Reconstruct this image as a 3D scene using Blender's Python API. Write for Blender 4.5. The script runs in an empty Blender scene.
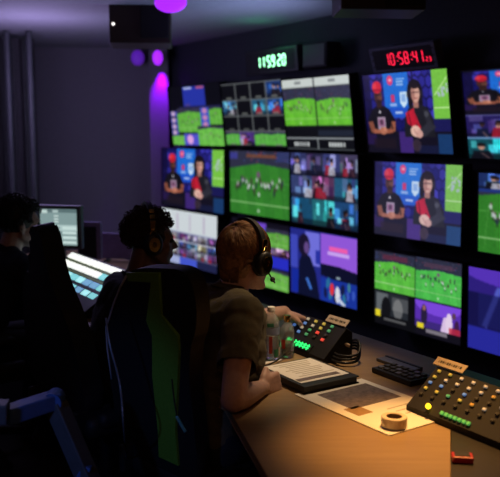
import bpy, bmesh, math, random
import numpy as np
from mathutils import Matrix, Vector, Quaternion
random.seed(7); rng = np.random.RandomState(7)
sc = bpy.context.scene
COL = sc.collection
sc.view_settings.view_transform = 'Standard'
sc.view_settings.look = 'None'
sc.view_settings.gamma = 1.0
sc.view_settings.use_curve_mapping = False
sc.view_settings.exposure = 0.0
PI = math.pi; R = math.radians

# ---------------------------------------------------------------- materials
def mat(name, rgb, rough=0.6, metal=0.0, emit=0.0, var=0.12, scale=30.0, bump=0.0, trans=0.0, emit_rgb=None, coat=0.0, ior=1.45):
    m = bpy.data.materials.new(name); m.use_nodes = True
    nt = m.node_tree; b = nt.nodes['Principled BSDF']
    b.inputs['Roughness'].default_value = rough
    b.inputs['Metallic'].default_value = metal
    b.inputs['IOR'].default_value = ior
    b.inputs['Transmission Weight'].default_value = trans
    b.inputs['Coat Weight'].default_value = coat
    c = (*rgb, 1)
    if var > 0:
        tc = nt.nodes.new('ShaderNodeTexCoord')
        n = nt.nodes.new('ShaderNodeTexNoise'); n.inputs['Scale'].default_value = scale
        n.inputs['Detail'].default_value = 4
        r = nt.nodes.new('ShaderNodeValToRGB')
        r.color_ramp.elements[0].position = 0.3; r.color_ramp.elements[1].position = 0.7
        r.color_ramp.elements[0].color = (*[x * (1 - var) for x in rgb], 1)
        r.color_ramp.elements[1].color = (*[min(1, x * (1 + var)) for x in rgb], 1)
        nt.links.new(tc.outputs['Object'], n.inputs['Vector'])
        nt.links.new(n.outputs['Fac'], r.inputs['Fac'])
        nt.links.new(r.outputs['Color'], b.inputs['Base Color'])
        if bump > 0:
            bp = nt.nodes.new('ShaderNodeBump'); bp.inputs['Strength'].default_value = bump
            bp.inputs['Distance'].default_value = 0.004
            nt.links.new(n.outputs['Fac'], bp.inputs['Height'])
            nt.links.new(bp.outputs['Normal'], b.inputs['Normal'])
    else:
        b.inputs['Base Color'].default_value = c
    if emit > 0:
        b.inputs['Emission Color'].default_value = (*(emit_rgb or rgb), 1)
        b.inputs['Emission Strength'].default_value = emit
    return m

def wood(name, a, b_, rough=0.45):
    m = mat(name, a, rough, var=0)
    nt = m.node_tree; b = nt.nodes['Principled BSDF']
    tc = nt.nodes.new('ShaderNodeTexCoord'); mp = nt.nodes.new('ShaderNodeMapping')
    mp.inputs['Rotation'].default_value = (0, 0, R(57)); mp.inputs['Scale'].default_value = (3, 40, 3)
    n = nt.nodes.new('ShaderNodeTexNoise'); n.inputs['Scale'].default_value = 1.6; n.inputs['Detail'].default_value = 6
    r = nt.nodes.new('ShaderNodeValToRGB')
    r.color_ramp.elements[0].color = (*a, 1); r.color_ramp.elements[1].color = (*b_, 1)
    r.color_ramp.elements[0].position = .3; r.color_ramp.elements[1].position = .7
    nt.links.new(tc.outputs['Object'], mp.inputs['Vector']); nt.links.new(mp.outputs['Vector'], n.inputs['Vector'])
    nt.links.new(n.outputs['Fac'], r.inputs['Fac']); nt.links.new(r.outputs['Color'], b.inputs['Base Color'])
    return m

def lin(c):
    c = np.asarray(c, float)
    return np.where(c <= .04045, c / 12.92, ((c + .055) / 1.055) ** 2.4)
def srgb(r, g, b): return tuple(float(x) for x in lin(np.array([r, g, b]) / 255.))

M = {}
M['wall'] = mat('wall_paint', (.20, .19, .22), .85, bump=.15, scale=60, var=.06)
M['screen_wall'] = mat('dark_wall_paint', (.024, .030, .038), .8, scale=40, bump=.1)
M['ceiling'] = mat('ceiling_paint', (.30, .30, .33), .85, scale=25, bump=.1, var=.05)
M['floor'] = mat('carpet', (.018, .015, .014), .95, scale=220, bump=.6, var=.4)
M['black'] = mat('black_plastic', (.012, .012, .013), .45, scale=200, bump=.05)
M['black_matte'] = mat('matte_black', (.006, .006, .007), .7, scale=90)
M['leather'] = mat('black_leatherette', (.010, .009, .009), .62, scale=160, bump=.3)
M['green'] = mat('green_leatherette', (.11, .25, .02), .6, scale=160, bump=.3)
M['piping'] = mat('grey_piping', (.35, .37, .42), .35)
M['steel'] = mat('grey_metal', (.16, .17, .19), .42, .35, scale=80)
M['stand_grey'] = mat('stand_grey', (.065, .07, .08), .5, .1)
M['pole_grey'] = mat('pole_grey', (.06, .065, .07), .5, .1)
M['blue_lit'] = mat('blue_lit_grey', (.05, .12, .34), .5, .1)  # grey metal with the blue light on it put into the colour
M['desk'] = wood('desk_reflection_wood', (.28, .18, .09), (.33, .22, .115), .45)  # warm wood tone stands in for an orange reflection in glass
M['desk_dark'] = mat('dark_laminate', (.02, .017, .016), .4, scale=50)
M['paper'] = mat('paper', (.82, .80, .76), .8, var=.02)
M['print'] = mat('grey_print', (.16, .13, .14), .8, var=.3, scale=70)
M['print_tan'] = mat('brown_print', (.33, .20, .08), .8, var=.1)
M['lilac'] = mat('lilac_panel', (.26, .20, .40), .7)
M['shirt'] = mat('olive_cotton', (.085, .070, .040), .95, scale=300, bump=.3, var=.15)
M['dark_cloth'] = mat('dark_cotton', (.012, .010, .012), .95, scale=200, bump=.3, var=.5)
M['blue_cloth'] = mat('navy_cotton', (.014, .013, .032), .95, scale=200, bump=.3)
M['jeans'] = mat('dark_denim', (.012, .014, .022), .9, scale=300, bump=.3)
M['shoe'] = mat('black_shoe', (.01, .01, .01), .6)
M['skin_pale'] = mat('pale_skin', (.50, .31, .26), .5, scale=60, var=.08, bump=.05)
M['skin_brown'] = mat('brown_skin', (.16, .075, .045), .45, scale=60, var=.08, bump=.05)
M['eye'] = mat('eye_dark', (.02, .015, .012), .15, var=0)
M['hair_brown'] = mat('auburn_hair', (.23, .115, .05), .45, scale=90, var=.4)
M['hair_dark'] = mat('dark_hair', (.012, .008, .007), .55, scale=90, var=.4)
M['hair_curly'] = mat('curly_brown_hair', (.035, .016, .009), .6, scale=90, var=.4)
M['gold'] = mat('gold_metal', (.75, .45, .12), .22, 1.0, var=.05)
M['clear'] = mat('clear_plastic', (.93, .95, .95), .10, var=0, trans=.86, ior=1.3)
M['water'] = mat('water', (.9, .95, .97), .02, var=0, trans=1.0, ior=1.33)
M['label_green'] = mat('label_green', (.05, .30, .16), .5)
M['label_red'] = mat('label_red', (.55, .06, .04), .5)
M['label_blue'] = mat('label_blue', (.30, .38, .62), .5)
M['white'] = mat('white_plastic', (.75, .74, .70), .5, var=.04)
M['tag'] = mat('label_strip', (.55, .46, .36), .7, var=.15, scale=120)
M['text'] = mat('dark_text', (.05, .045, .04), .8, var=0)
M['purple_lamp'] = mat('purple_lamp_glow', (.4, .05, .9), .5, var=0, emit=1.15, emit_rgb=(.40, .02, 1.0))
M['purple_dim'] = mat('purple_lamp_dim', (.2, .03, .6), .5, var=0, emit=.30, emit_rgb=(.20, .03, .8))
M['led_white'] = mat('led_white', (1, 1, 1), .5, var=0, emit=2.5, emit_rgb=(1, .95, .9))
M['red_led'] = mat('red_digits', (1, .02, .05), .5, var=0, emit=1.6, emit_rgb=(1, .015, .06))
M['green_led'] = mat('green_digits', (.3, 1, .5), .5, var=0, emit=3.6, emit_rgb=(.34, 1.0, .52))
M['panel_led'] = mat('green_panel_digits', (.05, 1, .25), .5, var=0, emit=1.1, emit_rgb=(.03, .95, .22))
M['yellow_led'] = mat('yellow_lamp', (1, .7, .02), .5, var=0, emit=2.0, emit_rgb=(1, .62, .02))
M['red_dull'] = mat('red_plastic', (.5, .02, .03), .4)
M['brown_box'] = mat('dark_brown_shell', (.030, .017, .012), .5)
M['cyan_glint'] = mat('teal_glint', (.10, .38, .40), .35)  # colour stands in for a cyan glint
M['curtain'] = mat('grey_curtain', (.12, .12, .125), .9, scale=50, bump=.2)
def glow(name, rgb, s):
    return mat(name, rgb, .4, var=0, emit=s, emit_rgb=rgb)
KEY = {'w': glow('key_white', (.8, .75, .6), .16), 'y': glow('key_yellow', (.75, .65, .12), .2), 'b': glow('key_blue', (.15, .35, .9), .3),
       'g': glow('key_green', (.12, .55, .25), .2), 'r': glow('key_red', (.9, .08, .05), .6), 'd': mat('key_dark', (.05, .05, .05), .5, var=0),
       'o': glow('key_amber', (.8, .45, .08), .2)}
SW = {'w': glow('switch_white', (.95, .97, .90), 1.05), 'c': glow('switch_cyan', (.42, .92, .95), .95), 't': glow('switch_teal', (.25, .75, .78), .85),
      'b': glow('switch_blue', (.22, .50, .80), .7), 'n': glow('switch_mint', (.50, .95, .80), .95), 'k': mat('switch_olive', (.10, .12, .05), .5, var=0, emit=.5, emit_rgb=(.10, .13, .05)),
      'r': glow('switch_red', (.8, .05, .06), .8)}

# paint material: screens show their picture from a colour attribute
pm = bpy.data.materials.new('screen_picture'); pm.use_nodes = True
nt = pm.node_tree; b = nt.nodes['Principled BSDF']
at = nt.nodes.new('ShaderNodeAttribute'); at.attribute_name = 'picture'
nt.links.new(at.outputs['Color'], b.inputs['Emission Color'])
b.inputs['Emission Strength'].default_value = 1.0
b.inputs['Base Color'].default_value = (.01, .01, .012, 1); b.inputs['Roughness'].default_value = .35
b.inputs['Specular IOR Level'].default_value = .2

# ---------------------------------------------------------------- helpers
MW = {}
def link(o, parent=None, mw=None):
    COL.objects.link(o)
    if parent is not None: o.parent = parent
    return o
def tag(o, label=None, cat=None, group=None, kind=None):
    if label: o['label'] = label
    if cat: o['category'] = cat
    if group: o['group'] = group
    if kind: o['kind'] = kind
    return o
def thing(name, label, cat, loc=(0, 0, 0), rz=0.0, group=None):
    o = bpy.data.objects.new(name, None); COL.objects.link(o)
    o.location = loc; o.rotation_euler = (0, 0, rz); o.empty_display_size = .05
    MW[o] = Matrix.Translation(Vector(loc)) @ Matrix.Rotation(rz, 4, 'Z')
    return tag(o, label, cat, group)
def obj(name, bm, m, parent=None, smooth=None, world=False, label=None):
    me = bpy.data.meshes.new(name)
    if world and parent is not None:
        p = parent
        while p not in MW: p = p.parent
        bm.transform(MW[p].inverted())
    bm.to_mesh(me); bm.free()
    me.materials.append(m)
    o = bpy.data.objects.new(name, me); link(o, parent)
    if smooth is not None:
        me.shade_smooth()
        if smooth < 180: me.set_sharp_from_angle(angle=R(smooth))
    if label: o['label'] = label
    return o
def copy_tree(o, parent=None):
    c = o.copy(); COL.objects.link(c); c.parent = parent
    for ch in list(o.children): copy_tree(ch, c)
    return c
T = Matrix.Translation
def rot(a, ax): return Matrix.Rotation(a, 4, ax)
def box(bm, c, s, mtx=None, bev=0.0, seg=2):
    g = bmesh.ops.create_cube(bm, size=1, matrix=(mtx or Matrix()) @ T(Vector(c)) @ Matrix.Diagonal((*s, 1)))
    if bev > 0:
        es = list({e for v in g['verts'] for e in v.link_edges})
        bmesh.ops.bevel(bm, geom=es, offset=bev, segments=seg, profile=.5, affect='EDGES')
    return bm
def cyl(bm, a, b, r1, r2=None, n=20, cap=True):
    a = Vector(a); b = Vector(b); d = b - a
    q = d.to_track_quat('Z', 'Y').to_matrix().to_4x4()
    bmesh.ops.create_cone(bm, cap_ends=cap, segments=n, radius1=r1, radius2=r1 if r2 is None else r2, depth=d.length, matrix=T((a + b) / 2) @ q)
    return bm
def lathe(bm, prof, c=(0, 0, 0), n=28, mtx=None):
    rings = []
    mtx = mtx or T(Vector(c))
    for r, z in prof:
        rings.append([bm.verts.new(mtx @ Vector((r * math.cos(2 * PI * i / n), r * math.sin(2 * PI * i / n), z))) for i in range(n)])
    for k in range(len(rings) - 1):
        for i in range(n):
            bm.faces.new((rings[k][i], rings[k][(i + 1) % n], rings[k + 1][(i + 1) % n], rings[k + 1][i]))
    if prof[0][0] > 1e-4: bm.faces.new(list(reversed(rings[0])))
    if prof[-1][0] > 1e-4: bm.faces.new(rings[-1])
    return bm
def tube(bm, pts, r, n=8, closed=False, radii=None):
    pts = [Vector(p) for p in pts]; N = len(pts); rings = []
    up = None
    for i, p in enumerate(pts):
        if closed: t = pts[(i + 1) % N] - pts[i - 1]
        else: t = pts[min(i + 1, N - 1)] - pts[max(i - 1, 0)]
        t.normalize()
        if up is None:
            up = Vector((0, 0, 1)) if abs(t.z) < .9 else Vector((1, 0, 0))
        x = t.cross(up).normalized(); y = x.cross(t).normalized(); up = y
        rr = radii[i] if radii else r
        rings.append([bm.verts.new(p + x * rr * math.cos(2 * PI * k / n) + y * rr * math.sin(2 * PI * k / n)) for k in range(n)])
    m = N if closed else N - 1
    for i in range(m):
        A = rings[i]; B = rings[(i + 1) % N]
        for k in range(n): bm.faces.new((A[k], A[(k + 1) % n], B[(k + 1) % n], B[k]))
    if not closed:
        bm.faces.new(list(reversed(rings[0]))); bm.faces.new(rings[-1])
    return bm
def spline(pts, n=10):
    pts = [Vector(p) for p in pts]; P_ = [pts[0]] + pts + [pts[-1]]; out = []
    for i in range(1, len(P_) - 2):
        a, b, c, d = P_[i - 1:i + 3]
        for k in range(n):
            t = k / n
            out.append(.5 * ((2 * b) + (c - a) * t + (2 * a - 5 * b + 4 * c - d) * t * t + (3 * b - a - 3 * c + d) * t ** 3))
    out.append(pts[-1]); return out
def prism(bm, pts, z0, z1, mtx=None, bev=0.0):
    """extrude a 2-D outline (x, y) from z0 to z1"""
    mtx = mtx or Matrix()
    area = sum(pts[i - 1][0] * pts[i][1] - pts[i][0] * pts[i - 1][1] for i in range(len(pts)))
    if area < 0: pts = list(reversed(pts))
    lo = [bm.verts.new(mtx @ Vector((x, y, z0))) for x, y in pts]
    hi = [bm.verts.new(mtx @ Vector((x, y, z1))) for x, y in pts]
    n = len(pts)
    f0 = bm.faces.new(list(reversed(lo))); f1 = bm.faces.new(hi)
    for i in range(n): bm.faces.new((lo[i], lo[(i + 1) % n], hi[(i + 1) % n], hi[i]))
    if bev > 0:
        es = list(f0.edges) + list(f1.edges)
        bmesh.ops.bevel(bm, geom=es, offset=bev, segments=3, profile=.5, affect='EDGES')
    return bm
def smooth2d(pts, n=6):
    N = len(pts); out = []
    for i in range(N):
        a, b, c, d = [np.array(pts[(i + k - 1) % N]) for k in range(4)]
        for k in range(n):
            t = k / n
            q = .5 * ((2 * b) + (c - a) * t + (2 * a - 5 * b + 4 * c - d) * t * t + (3 * b - a - 3 * c + d) * t ** 3)
            out.append((float(q[0]), float(q[1])))
    return out
NB = bmesh.new

# sight lines of the photograph, used to find where a thing stands: P = at a given depth, PZ = at a given height
CAM = Vector((0, 0, 1.6)); PITCH = math.atan(106.5 / 800)
def ray(u, v):
    a = (u - 250) / 800; b = (238.5 - v) / 800
    return Vector((a, math.cos(PITCH) + b * math.sin(PITCH), -math.sin(PITCH) + b * math.cos(PITCH)))
def P(u, v, Y): r = ray(u, v); return CAM + r * (Y / r.y)
def PZ(u, v, z): r = ray(u, v); return CAM + r * ((z - 1.6) / r.z)

# ---------------------------------------------------------------- camera
cd = bpy.data.cameras.new('camera'); cam = bpy.data.objects.new('camera', cd); COL.objects.link(cam)
cam.location = CAM; cam.rotation_euler = (PI / 2 - PITCH, 0, 0)
cd.sensor_width = 36; cd.lens = 57.6; cd.clip_start = .05
cd.dof.use_dof = True; cd.dof.focus_distance = 2.85; cd.dof.aperture_fstop = 2.8
sc.camera = cam

# ---------------------------------------------------------------- the room
WY = R(57.3)
EX = Vector((math.cos(WY), -math.sin(WY), 0)); EN = Vector((math.sin(WY), math.cos(WY), 0))   # along the screen wall (to the near right) / into it
CEIL = 2.38
W0 = Vector((.954, 4.592, 0)) + EN * .17
kA = (7.62 - W0.y) / EX.y; cA = W0 + EX * kA            # far corner
kB = (-1.4 - W0.y) / EX.y; cB = W0 + EX * kB            # near end
XL = -2.75
poly = [(XL, -1.4), (XL, 7.62), (cA.x, 7.62), (cB.x, -1.4)]
def structure(name, bm, m): return tag(obj(name, bm, m), kind='structure')
structure('floor', prism(NB(), poly, -.1, 0), M['floor'])
structure('ceiling', prism(NB(), poly, CEIL, CEIL + .1), M['ceiling'])
def wall(name, a, b, m):
    a = Vector((a[0], a[1], 0)); b = Vector((b[0], b[1], 0)); d = (b - a).normalized(); nrm = Vector((-d.y, d.x, 0))
    pts = [a, b, b + nrm * .1, a + nrm * .1]
    structure(name, prism(NB(), [(p.x, p.y) for p in pts], 0, CEIL), m)
wall('wall_left', (XL, 7.62), (XL, -1.4), M['wall']) if False else wall('wall_left', (XL, -1.4), (XL, 7.62), M['wall'])
wall('wall_back', (XL, 7.62), (cA.x, 7.62), M['wall'])
wall('wall_right', (cA.x, 7.62), (cB.x, -1.4), M['screen_wall'])
wall('wall_front', (cB.x, -1.4), (XL, -1.4), M['wall'])
# pilaster added in the far corner to carry the purple streak of light
pc = Vector((-.855, 7.40, 0))
bm = NB(); box(bm, (pc.x + .02, 7.53, CEIL / 2), (.17, .178, CEIL - .002)); structure('trim_1', bm, M['wall'])

# ---------------------------------------------------------------- pictures on the screens
class Canvas:
    def __init__(s, w=128, h=96, bg=(0, 0, 0)):
        s.w, s.h = w, h; s.a = np.zeros((h, w, 3)); s.a[:] = np.array(bg) / 255.
        s.X, s.Y = np.meshgrid((np.arange(w) + .5) / w, (np.arange(h) + .5) / h)
        s.clip = np.ones((h, w), bool); s.f = (0, 0, 1, 1)
    def frame(s, x0=0, y0=0, x1=1, y1=1):
        s.f = (x0, y0, x1, y1)
        s.clip = (s.X >= x0) & (s.X < x1) & (s.Y >= y0) & (s.Y < y1); return s
    def _c(s): 
        x0, y0, x1, y1 = s.f; return (s.X - x0) / (x1 - x0), (s.Y - y0) / (y1 - y0)
    def put(s, m, c, al=1.0):
        m = m & s.clip; s.a[m] = s.a[m] * (1 - al) + np.array(c) / 255. * al
    def rect(s, x0, y0, x1, y1, c, al=1.0):
        x, y = s._c(); s.put((x >= x0) & (x < x1) & (y >= y0) & (y < y1), c, al)
    def ell(s, cx, cy, rx, ry, c, al=1.0):
        x, y = s._c(); s.put(((x - cx) / rx) ** 2 + ((y - cy) / ry) ** 2 < 1, c, al)
    def poly(s, pts, c, al=1.0):
        x, y = s._c(); ins = np.zeros_like(s.clip); n = len(pts)
        for i in range(n):
            (x0, y0), (x1, y1) = pts[i - 1], pts[i]
            cond = ((y0 > y) != (y1 > y))
            with np.errstate(divide='ignore', invalid='ignore'):
                xi = (x1 - x0) * (y - y0) / (y1 - y0 if y1 != y0 else 1e-9) + x0
            ins ^= cond & (x < xi)
        s.put(ins, c, al)
    def line(s, x0, y0, x1, y1, w, c, al=1.0):
        dx, dy = x1 - x0, y1 - y0; L = math.hypot(dx, dy) + 1e-9; nx, ny = -dy / L * w / 2, dx / L * w / 2
        s.poly([(x0 + nx, y0 + ny), (x1 + nx, y1 + ny), (x1 - nx, y1 - ny), (x0 - nx, y0 - ny)], c, al)
    def grain(s, amt):
        n = rng.rand(s.h, s.w, 1) - .5; m = s.clip; s.a[m] = np.clip(s.a[m] * (1 + n[m] * amt * 2), 0, 1)
    def grad(s, y0, y1, c):   # a tint that grows from y0 to y1
        x, y = s._c(); t = np.clip((y - y0) / (y1 - y0), 0, 1)[..., None] * s.clip[..., None]
        s.a = s.a * (1 - t) + np.array(c) / 255. * t
    def blur(s, k=1):
        for _ in range(k):
            p = np.pad(s.a, ((1, 1), (1, 1), (0, 0)), 'edge')
            s.a = (p[:-2, 1:-1] + p[2:, 1:-1] + p[1:-1, :-2] + p[1:-1, 2:] + 2 * p[1:-1, 1:-1]) / 6
        return s
def studio(c, f=(0, 0, 1, 1), haze=0.0):
    c.frame(*f)
    c.rect(0, 0, 1, 1, (14, 14, 70))
    for i in range(14):                       # hexagonal wall tiles
        for j in range(6):
            x = i * .075 + (.0375 if j % 2 else 0); y = j * .13
            k = rng.rand(); c.poly([(x + .04 * math.cos(PI / 6 + a * PI / 3), y + .072 * math.sin(PI / 6 + a * PI / 3)) for a in range(6)],
                                   (20 + 50 * k, 20 + 45 * k, 95 + 110 * k), .8)
    c.rect(0, 0, .1, .75, (12, 8, 44), .8); c.rect(.6, 0, .62, .6, (20, 20, 80))
    c.rect(.26, 0, .56, .56, (28, 104, 205))
    c.rect(.26, .43, .56, .56, (30, 70, 190), .7)
    c.ell(.345, .09, .035, .06, (225, 60, 110)); c.rect(.33, .075, .365, .10, (240, 210, 220), .7)
    for q in (.07, .105, .14): c.rect(.42, q, .52 - .02 * (q > .1), q + .018, (190, 215, 245), .75)
    c.rect(.34, .27, .385, .36, (200, 50, 100)); c.rect(.325, .38, .405, .41, (170, 190, 240), .8)
    c.poly([(.45, .24), (.53, .24), (.53, .38), (.49, .44), (.45, .38)], (200, 225, 245))
    c.rect(.468, .27, .515, .36, (120, 160, 220), .8)
    c.rect(.38, .48, .47, .505, (210, 225, 245), .8)
    c.rect(.82, 0, 1, .58, (116, 190, 66)); c.rect(.82, .44, 1, .455, (190, 230, 160)); c.line(.84, .3, .98, .1, .012, (190, 230, 160))
    for i in range(14): c.ell(.88 + .10 * rng.rand(), .16 + .16 * rng.rand(), .012, .02, (170, 185, 200), .8)
    c.rect(.62, .58, 1, .76, (24, 24, 80)); c.rect(.10, .58, .3, .76, (16, 14, 60))
    # the table
    c.rect(0, .73, 1, 1, (17, 15, 30)); c.rect(.40, .73, .56, 1, (74, 44, 140), .75); c.rect(.84, .76, 1, 1, (24, 66, 120), .8)
    c.rect(.0, .73, .12, .9, (46, 26, 90), .6); c.rect(.62, .9, .84, 1, (22, 30, 70), .6)
    # host in a red cap
    c.poly([(.03, .76), (.04, .56), (.09, .45), (.15, .405), (.25, .405), (.31, .45), (.37, .58), (.37, .76)], (17, 15, 22))
    c.rect(.155, .33, .225, .43, (50, 30, 26)); c.ell(.185, .275, .050, .105, (66, 38, 33)); c.ell(.205, .285, .028, .07, (100, 60, 50)); c.ell(.19, .35, .03, .03, (40, 24, 22))
    c.ell(.178, .165, .058, .078, (205, 34, 52)); c.rect(.125, .185, .235, .215, (160, 24, 42)); c.ell(.15, .15, .025, .04, (228, 70, 80), .6)
    c.rect(.155, .25, .22, .27, (30, 18, 18), .8); c.poly([(.19, .45), (.205, .49), (.175, .49)], (220, 215, 225))
    c.rect(.15, .54, .25, .70, (196, 170, 196), .8); c.rect(.165, .57, .235, .66, (140, 70, 110), .7); c.ell(.2, .61, .02, .035, (60, 40, 60), .8)
    c.line(.06, .60, .09, .74, .06, (130, 74, 56)); c.line(.345, .60, .33, .73, .06, (150, 86, 64)); c.line(.09, .725, .21, .73, .055, (160, 92, 70)); c.line(.33, .72, .21, .73, .055, (150, 84, 64))
    c.ell(.215, .72, .048, .048, (176, 108, 84)); c.ell(.235, .70, .02, .03, (196, 126, 102))
    # host with long dark hair, headphones and glasses
    c.ell(.625, .245, .085, .15, (20, 15, 20)); c.rect(.545, .25, .585, .43, (20, 15, 20)); c.rect(.665, .25, .705, .41, (20, 15, 20))
    c.poly([(.47, .80), (.485, .56), (.54, .44), (.60, .40), (.67, .40), (.75, .44), (.81, .58), (.82, .80)], (26, 26, 33))
    c.rect(.60, .34, .66, .44, (160, 110, 98)); c.ell(.63, .27, .050, .105, (212, 162, 144)); c.ell(.605, .28, .022, .08, (170, 118, 106)); c.ell(.63, .175, .045, .035, (26, 18, 22))
    c.ell(.55, .27, .018, .055, (34, 30, 36)); c.ell(.70, .265, .014, .05, (34, 30, 36))
    c.rect(.585, .245, .675, .262, (56, 36, 40), .7); c.rect(.612, .322, .655, .336, (150, 76, 78), .8)
    c.poly([(.50, .50), (.60, .44), (.62, .70), (.52, .68)], (190, 28, 50)); c.line(.58, .46, .66, .72, .03, (180, 28, 48)); c.line(.53, .5, .56, .7, .012, (90, 14, 26)); c.ell(.735, .52, .024, .035, (200, 205, 210), .8)
    c.line(.49, .66, .60, .76, .08, (26, 26, 33)); c.line(.80, .64, .66, .76, .10, (44, 44, 54))
    c.ell(.60, .725, .058, .07, (222, 178, 164)); c.ell(.64, .76, .042, .05, (205, 156, 146)); c.line(.58, .70, .62, .77, .012, (170, 120, 112), .7)
    c.line(.29, .46, .33, .70, .02, (8, 8, 12), .6); c.poly([(.70, .46), (.76, .48), (.80, .66), (.74, .68)], (42, 42, 52), .8)
    c.rect(.08, .82, .36, .94, (32, 22, 30), .7); c.ell(.60, .90, .05, .08, (74, 56, 66), .6); c.grain(.10)
    if haze: c.rect(0, 0, 1, 1, (150, 150, 205), haze)
def field(c, f=(0, 0, 1, 1), col=(62, 150, 40), stand=.2, players=22, slant=.06, seed=1):
    c.frame(*f); r = np.random.RandomState(seed)
    c.rect(0, 0, 1, 1, col)
    for i in range(7):
        if i % 2: c.poly([(i / 7 - .05, stand), ((i + 1) / 7 - .05, stand), ((i + 1) / 7 + .05, 1), (i / 7 + .05, 1)], (col[0] * 1.15, col[1] * 1.1, col[2] * 1.1), .6)
    c.poly([(0, 0), (1, 0), (1, stand + slant), (.5, stand), (0, stand + slant * 1.6)], (44, 46, 66))
    for i in range(46): c.ell(r.rand(), r.rand() * stand * .9, .012, .012, [(90, 90, 120), (150, 60, 80), (60, 80, 140), (30, 30, 40)][r.randint(4)], .8)
    c.rect(0, .80, 1, .82, (170, 210, 150), .7); c.rect(0, .47, 1, .48, (120, 190, 100), .5); c.rect(0, .62, 1, .63, (120, 190, 100), .5)
    for i in range(players):
        x = .10 + .80 * (i + r.rand() * .8) / players; y = .50 + .16 * (r.rand() - .4) * (1 if i % 3 else 2.0)
        k = [(205, 208, 212), (190, 190, 200), (60, 34, 46), (36, 40, 66)][r.randint(4)]
        c.ell(x, y + .045, .010, .035, (30, 50, 26), .7); c.ell(x, y, .015, .042, k, .85); c.ell(x + .004, y - .035, .009, .02, (90, 60, 70), .7)
    for i in range(5): c.line(.1 + .2 * i, .40, .06 + .22 * i, .95, .006, (110, 180, 90), .4)
    c.grain(.10); c.ell(.5, .36, .03, .05, (120, 70, 120), .8); c.ell(.5, .92, .02, .03, (210, 220, 210), .7)
def people(c, f, base, seed):
    """a small multiview cell: figures before a lit background"""
    c.frame(*f); r = np.random.RandomState(seed); b = np.array(base, float); c.rect(0, 0, 1, 1, tuple(b * .55))
    for i in range(7):
        x = r.rand() - .1; y = r.rand() * .7 - .1
        c.rect(x, y, x + .10 + .22 * r.rand(), y + .2 + .5 * r.rand(), tuple(np.clip(b * (.2 + 1.5 * r.rand()) + r.rand(3) * 50, 0, 255)), .75)
    c.rect(0, .78, 1, 1, tuple(b * .25), .8)
    for i in range(r.randint(1, 4)):
        x = .15 + .7 * r.rand(); y = .3 + .15 * r.rand(); s = .8 + .5 * r.rand()
        c.poly([(x - .17 * s, 1), (x - .12 * s, y + .2), (x + .12 * s, y + .2), (x + .17 * s, 1)], [(14, 13, 22), (40, 16, 30), (16, 22, 46), (170, 170, 185), (150, 26, 46), (12, 12, 18)][r.randint(6)], .92)
        c.ell(x, y, .055 * s, .12 * s, [(180, 134, 118), (100, 64, 56), (54, 36, 34)][r.randint(3)]); c.ell(x, y - .08 * s, .065 * s, .07 * s, (20, 15, 18)); c.line(x, y + .3, x + .1 * s, y + .55, .05, (120, 90, 90), .6)
    c.grain(.18)
def pic_clip(seed=0):
    c = Canvas(); c.rect(0, 0, 1, 1, (6, 7, 12))
    c.frame(); c.rect(.30, .02, .72, .38, (36, 50, 160)); c.rect(.33, .30, .42, .38, (70, 60, 140)); c.rect(.32, .03, .48, .06, (190, 200, 240)); c.rect(.56, .03, .7, .06, (200, 90, 120))
    for i, y in enumerate((.42, .53, .64, .74)):
        c.rect(.0, y, .14, y + .09, (70, 70, 170)); c.ell(.06, y + .04, .04, .04, (200, 170, 200)); c.rect(.60, y - .04, .76, y + .07, (60, 80, 190)); c.ell(.68, y + .01, .045, .045, (190, 130, 180))
    field(c, (.14, .38, .60, .78), (92, 168, 60), .12, 12, seed=3); field(c, (.76, .36, 1, .66), (92, 168, 60), .1, 7, seed=4)
    c.frame(); c.rect(.2, .34, 1, .38, (30, 30, 70)); field(c, (0, .82, .3, 1), (100, 180, 70), .05, 4, seed=5); field(c, (.52, .68, 1, 1), (100, 180, 70), .08, 10, seed=6)
    c.frame(); c.rect(.24, .80, .52, 1, (80, 80, 200)); c.ell(.36, .9, .06, .08, (220, 160, 220))
    return c
def pic_grid():
    c = Canvas(bg=(7, 8, 10)); n = 4
    ys = [.01, .27, .52, .76, 1.0]
    lit = {(0, 3): (40, 90, 190), (1, 0): (70, 150, 220), (1, 2): (60, 160, 220), (1, 3): (40, 110, 210)}
    for r_ in range(4):
        for q in range(4):
            f = (q / 4, ys[r_], (q + 1) / 4, ys[r_ + 1] - .02)
            if (r_, q) in lit: people(c, f, lit[(r_, q)], r_ * 4 + q)
            elif r_ == 3:
                if q == 1: people(c, f, (120, 80, 210), 77)
                else: field(c, f, (84, 166, 66), .16, 6, seed=q)
            c.frame(*f); c.rect(.3, .88, .7, 1, (120, 124, 120), .8)
    c.frame()
    for q in (1, 2, 3): c.rect(q / 4 - .012, 0, q / 4 + .006, .75, (88, 92, 94))
    for y in ys[:-1]: c.rect(0, y - .012, 1, y + .010, (100, 104, 106))
    return c
def pic_prog():
    c = Canvas(bg=(8, 10, 12))
    c.rect(0, .0, 1, .12, (196, 204, 200)); c.rect(.485, 0, .50, .12, (30, 34, 36)); c.rect(.2, .045, .3, .075, (110, 116, 116)); c.rect(.7, .045, .8, .075, (110, 116, 116))
    field(c, (0, .14, .495, .66), (94, 178, 44), .24, 14, .05, 8); field(c, (.505, .14, 1, .66), (94, 178, 44), .28, 14, .05, 9)
    c.frame(); c.rect(.5, .72, 1, .80, (40, 50, 70), .6)
    c.rect(0, .82, 1, .845, (170, 176, 180)); c.rect(.48, .84, .495, .98, (150, 156, 160)); c.rect(0, .975, 1, .99, (120, 126, 130))
    for x0 in (.12, .64):
        for i in range(6): c.rect(x0 + i * .04, .885, x0 + i * .04 + .028, .945, (200, 205, 205))
    return c
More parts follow.
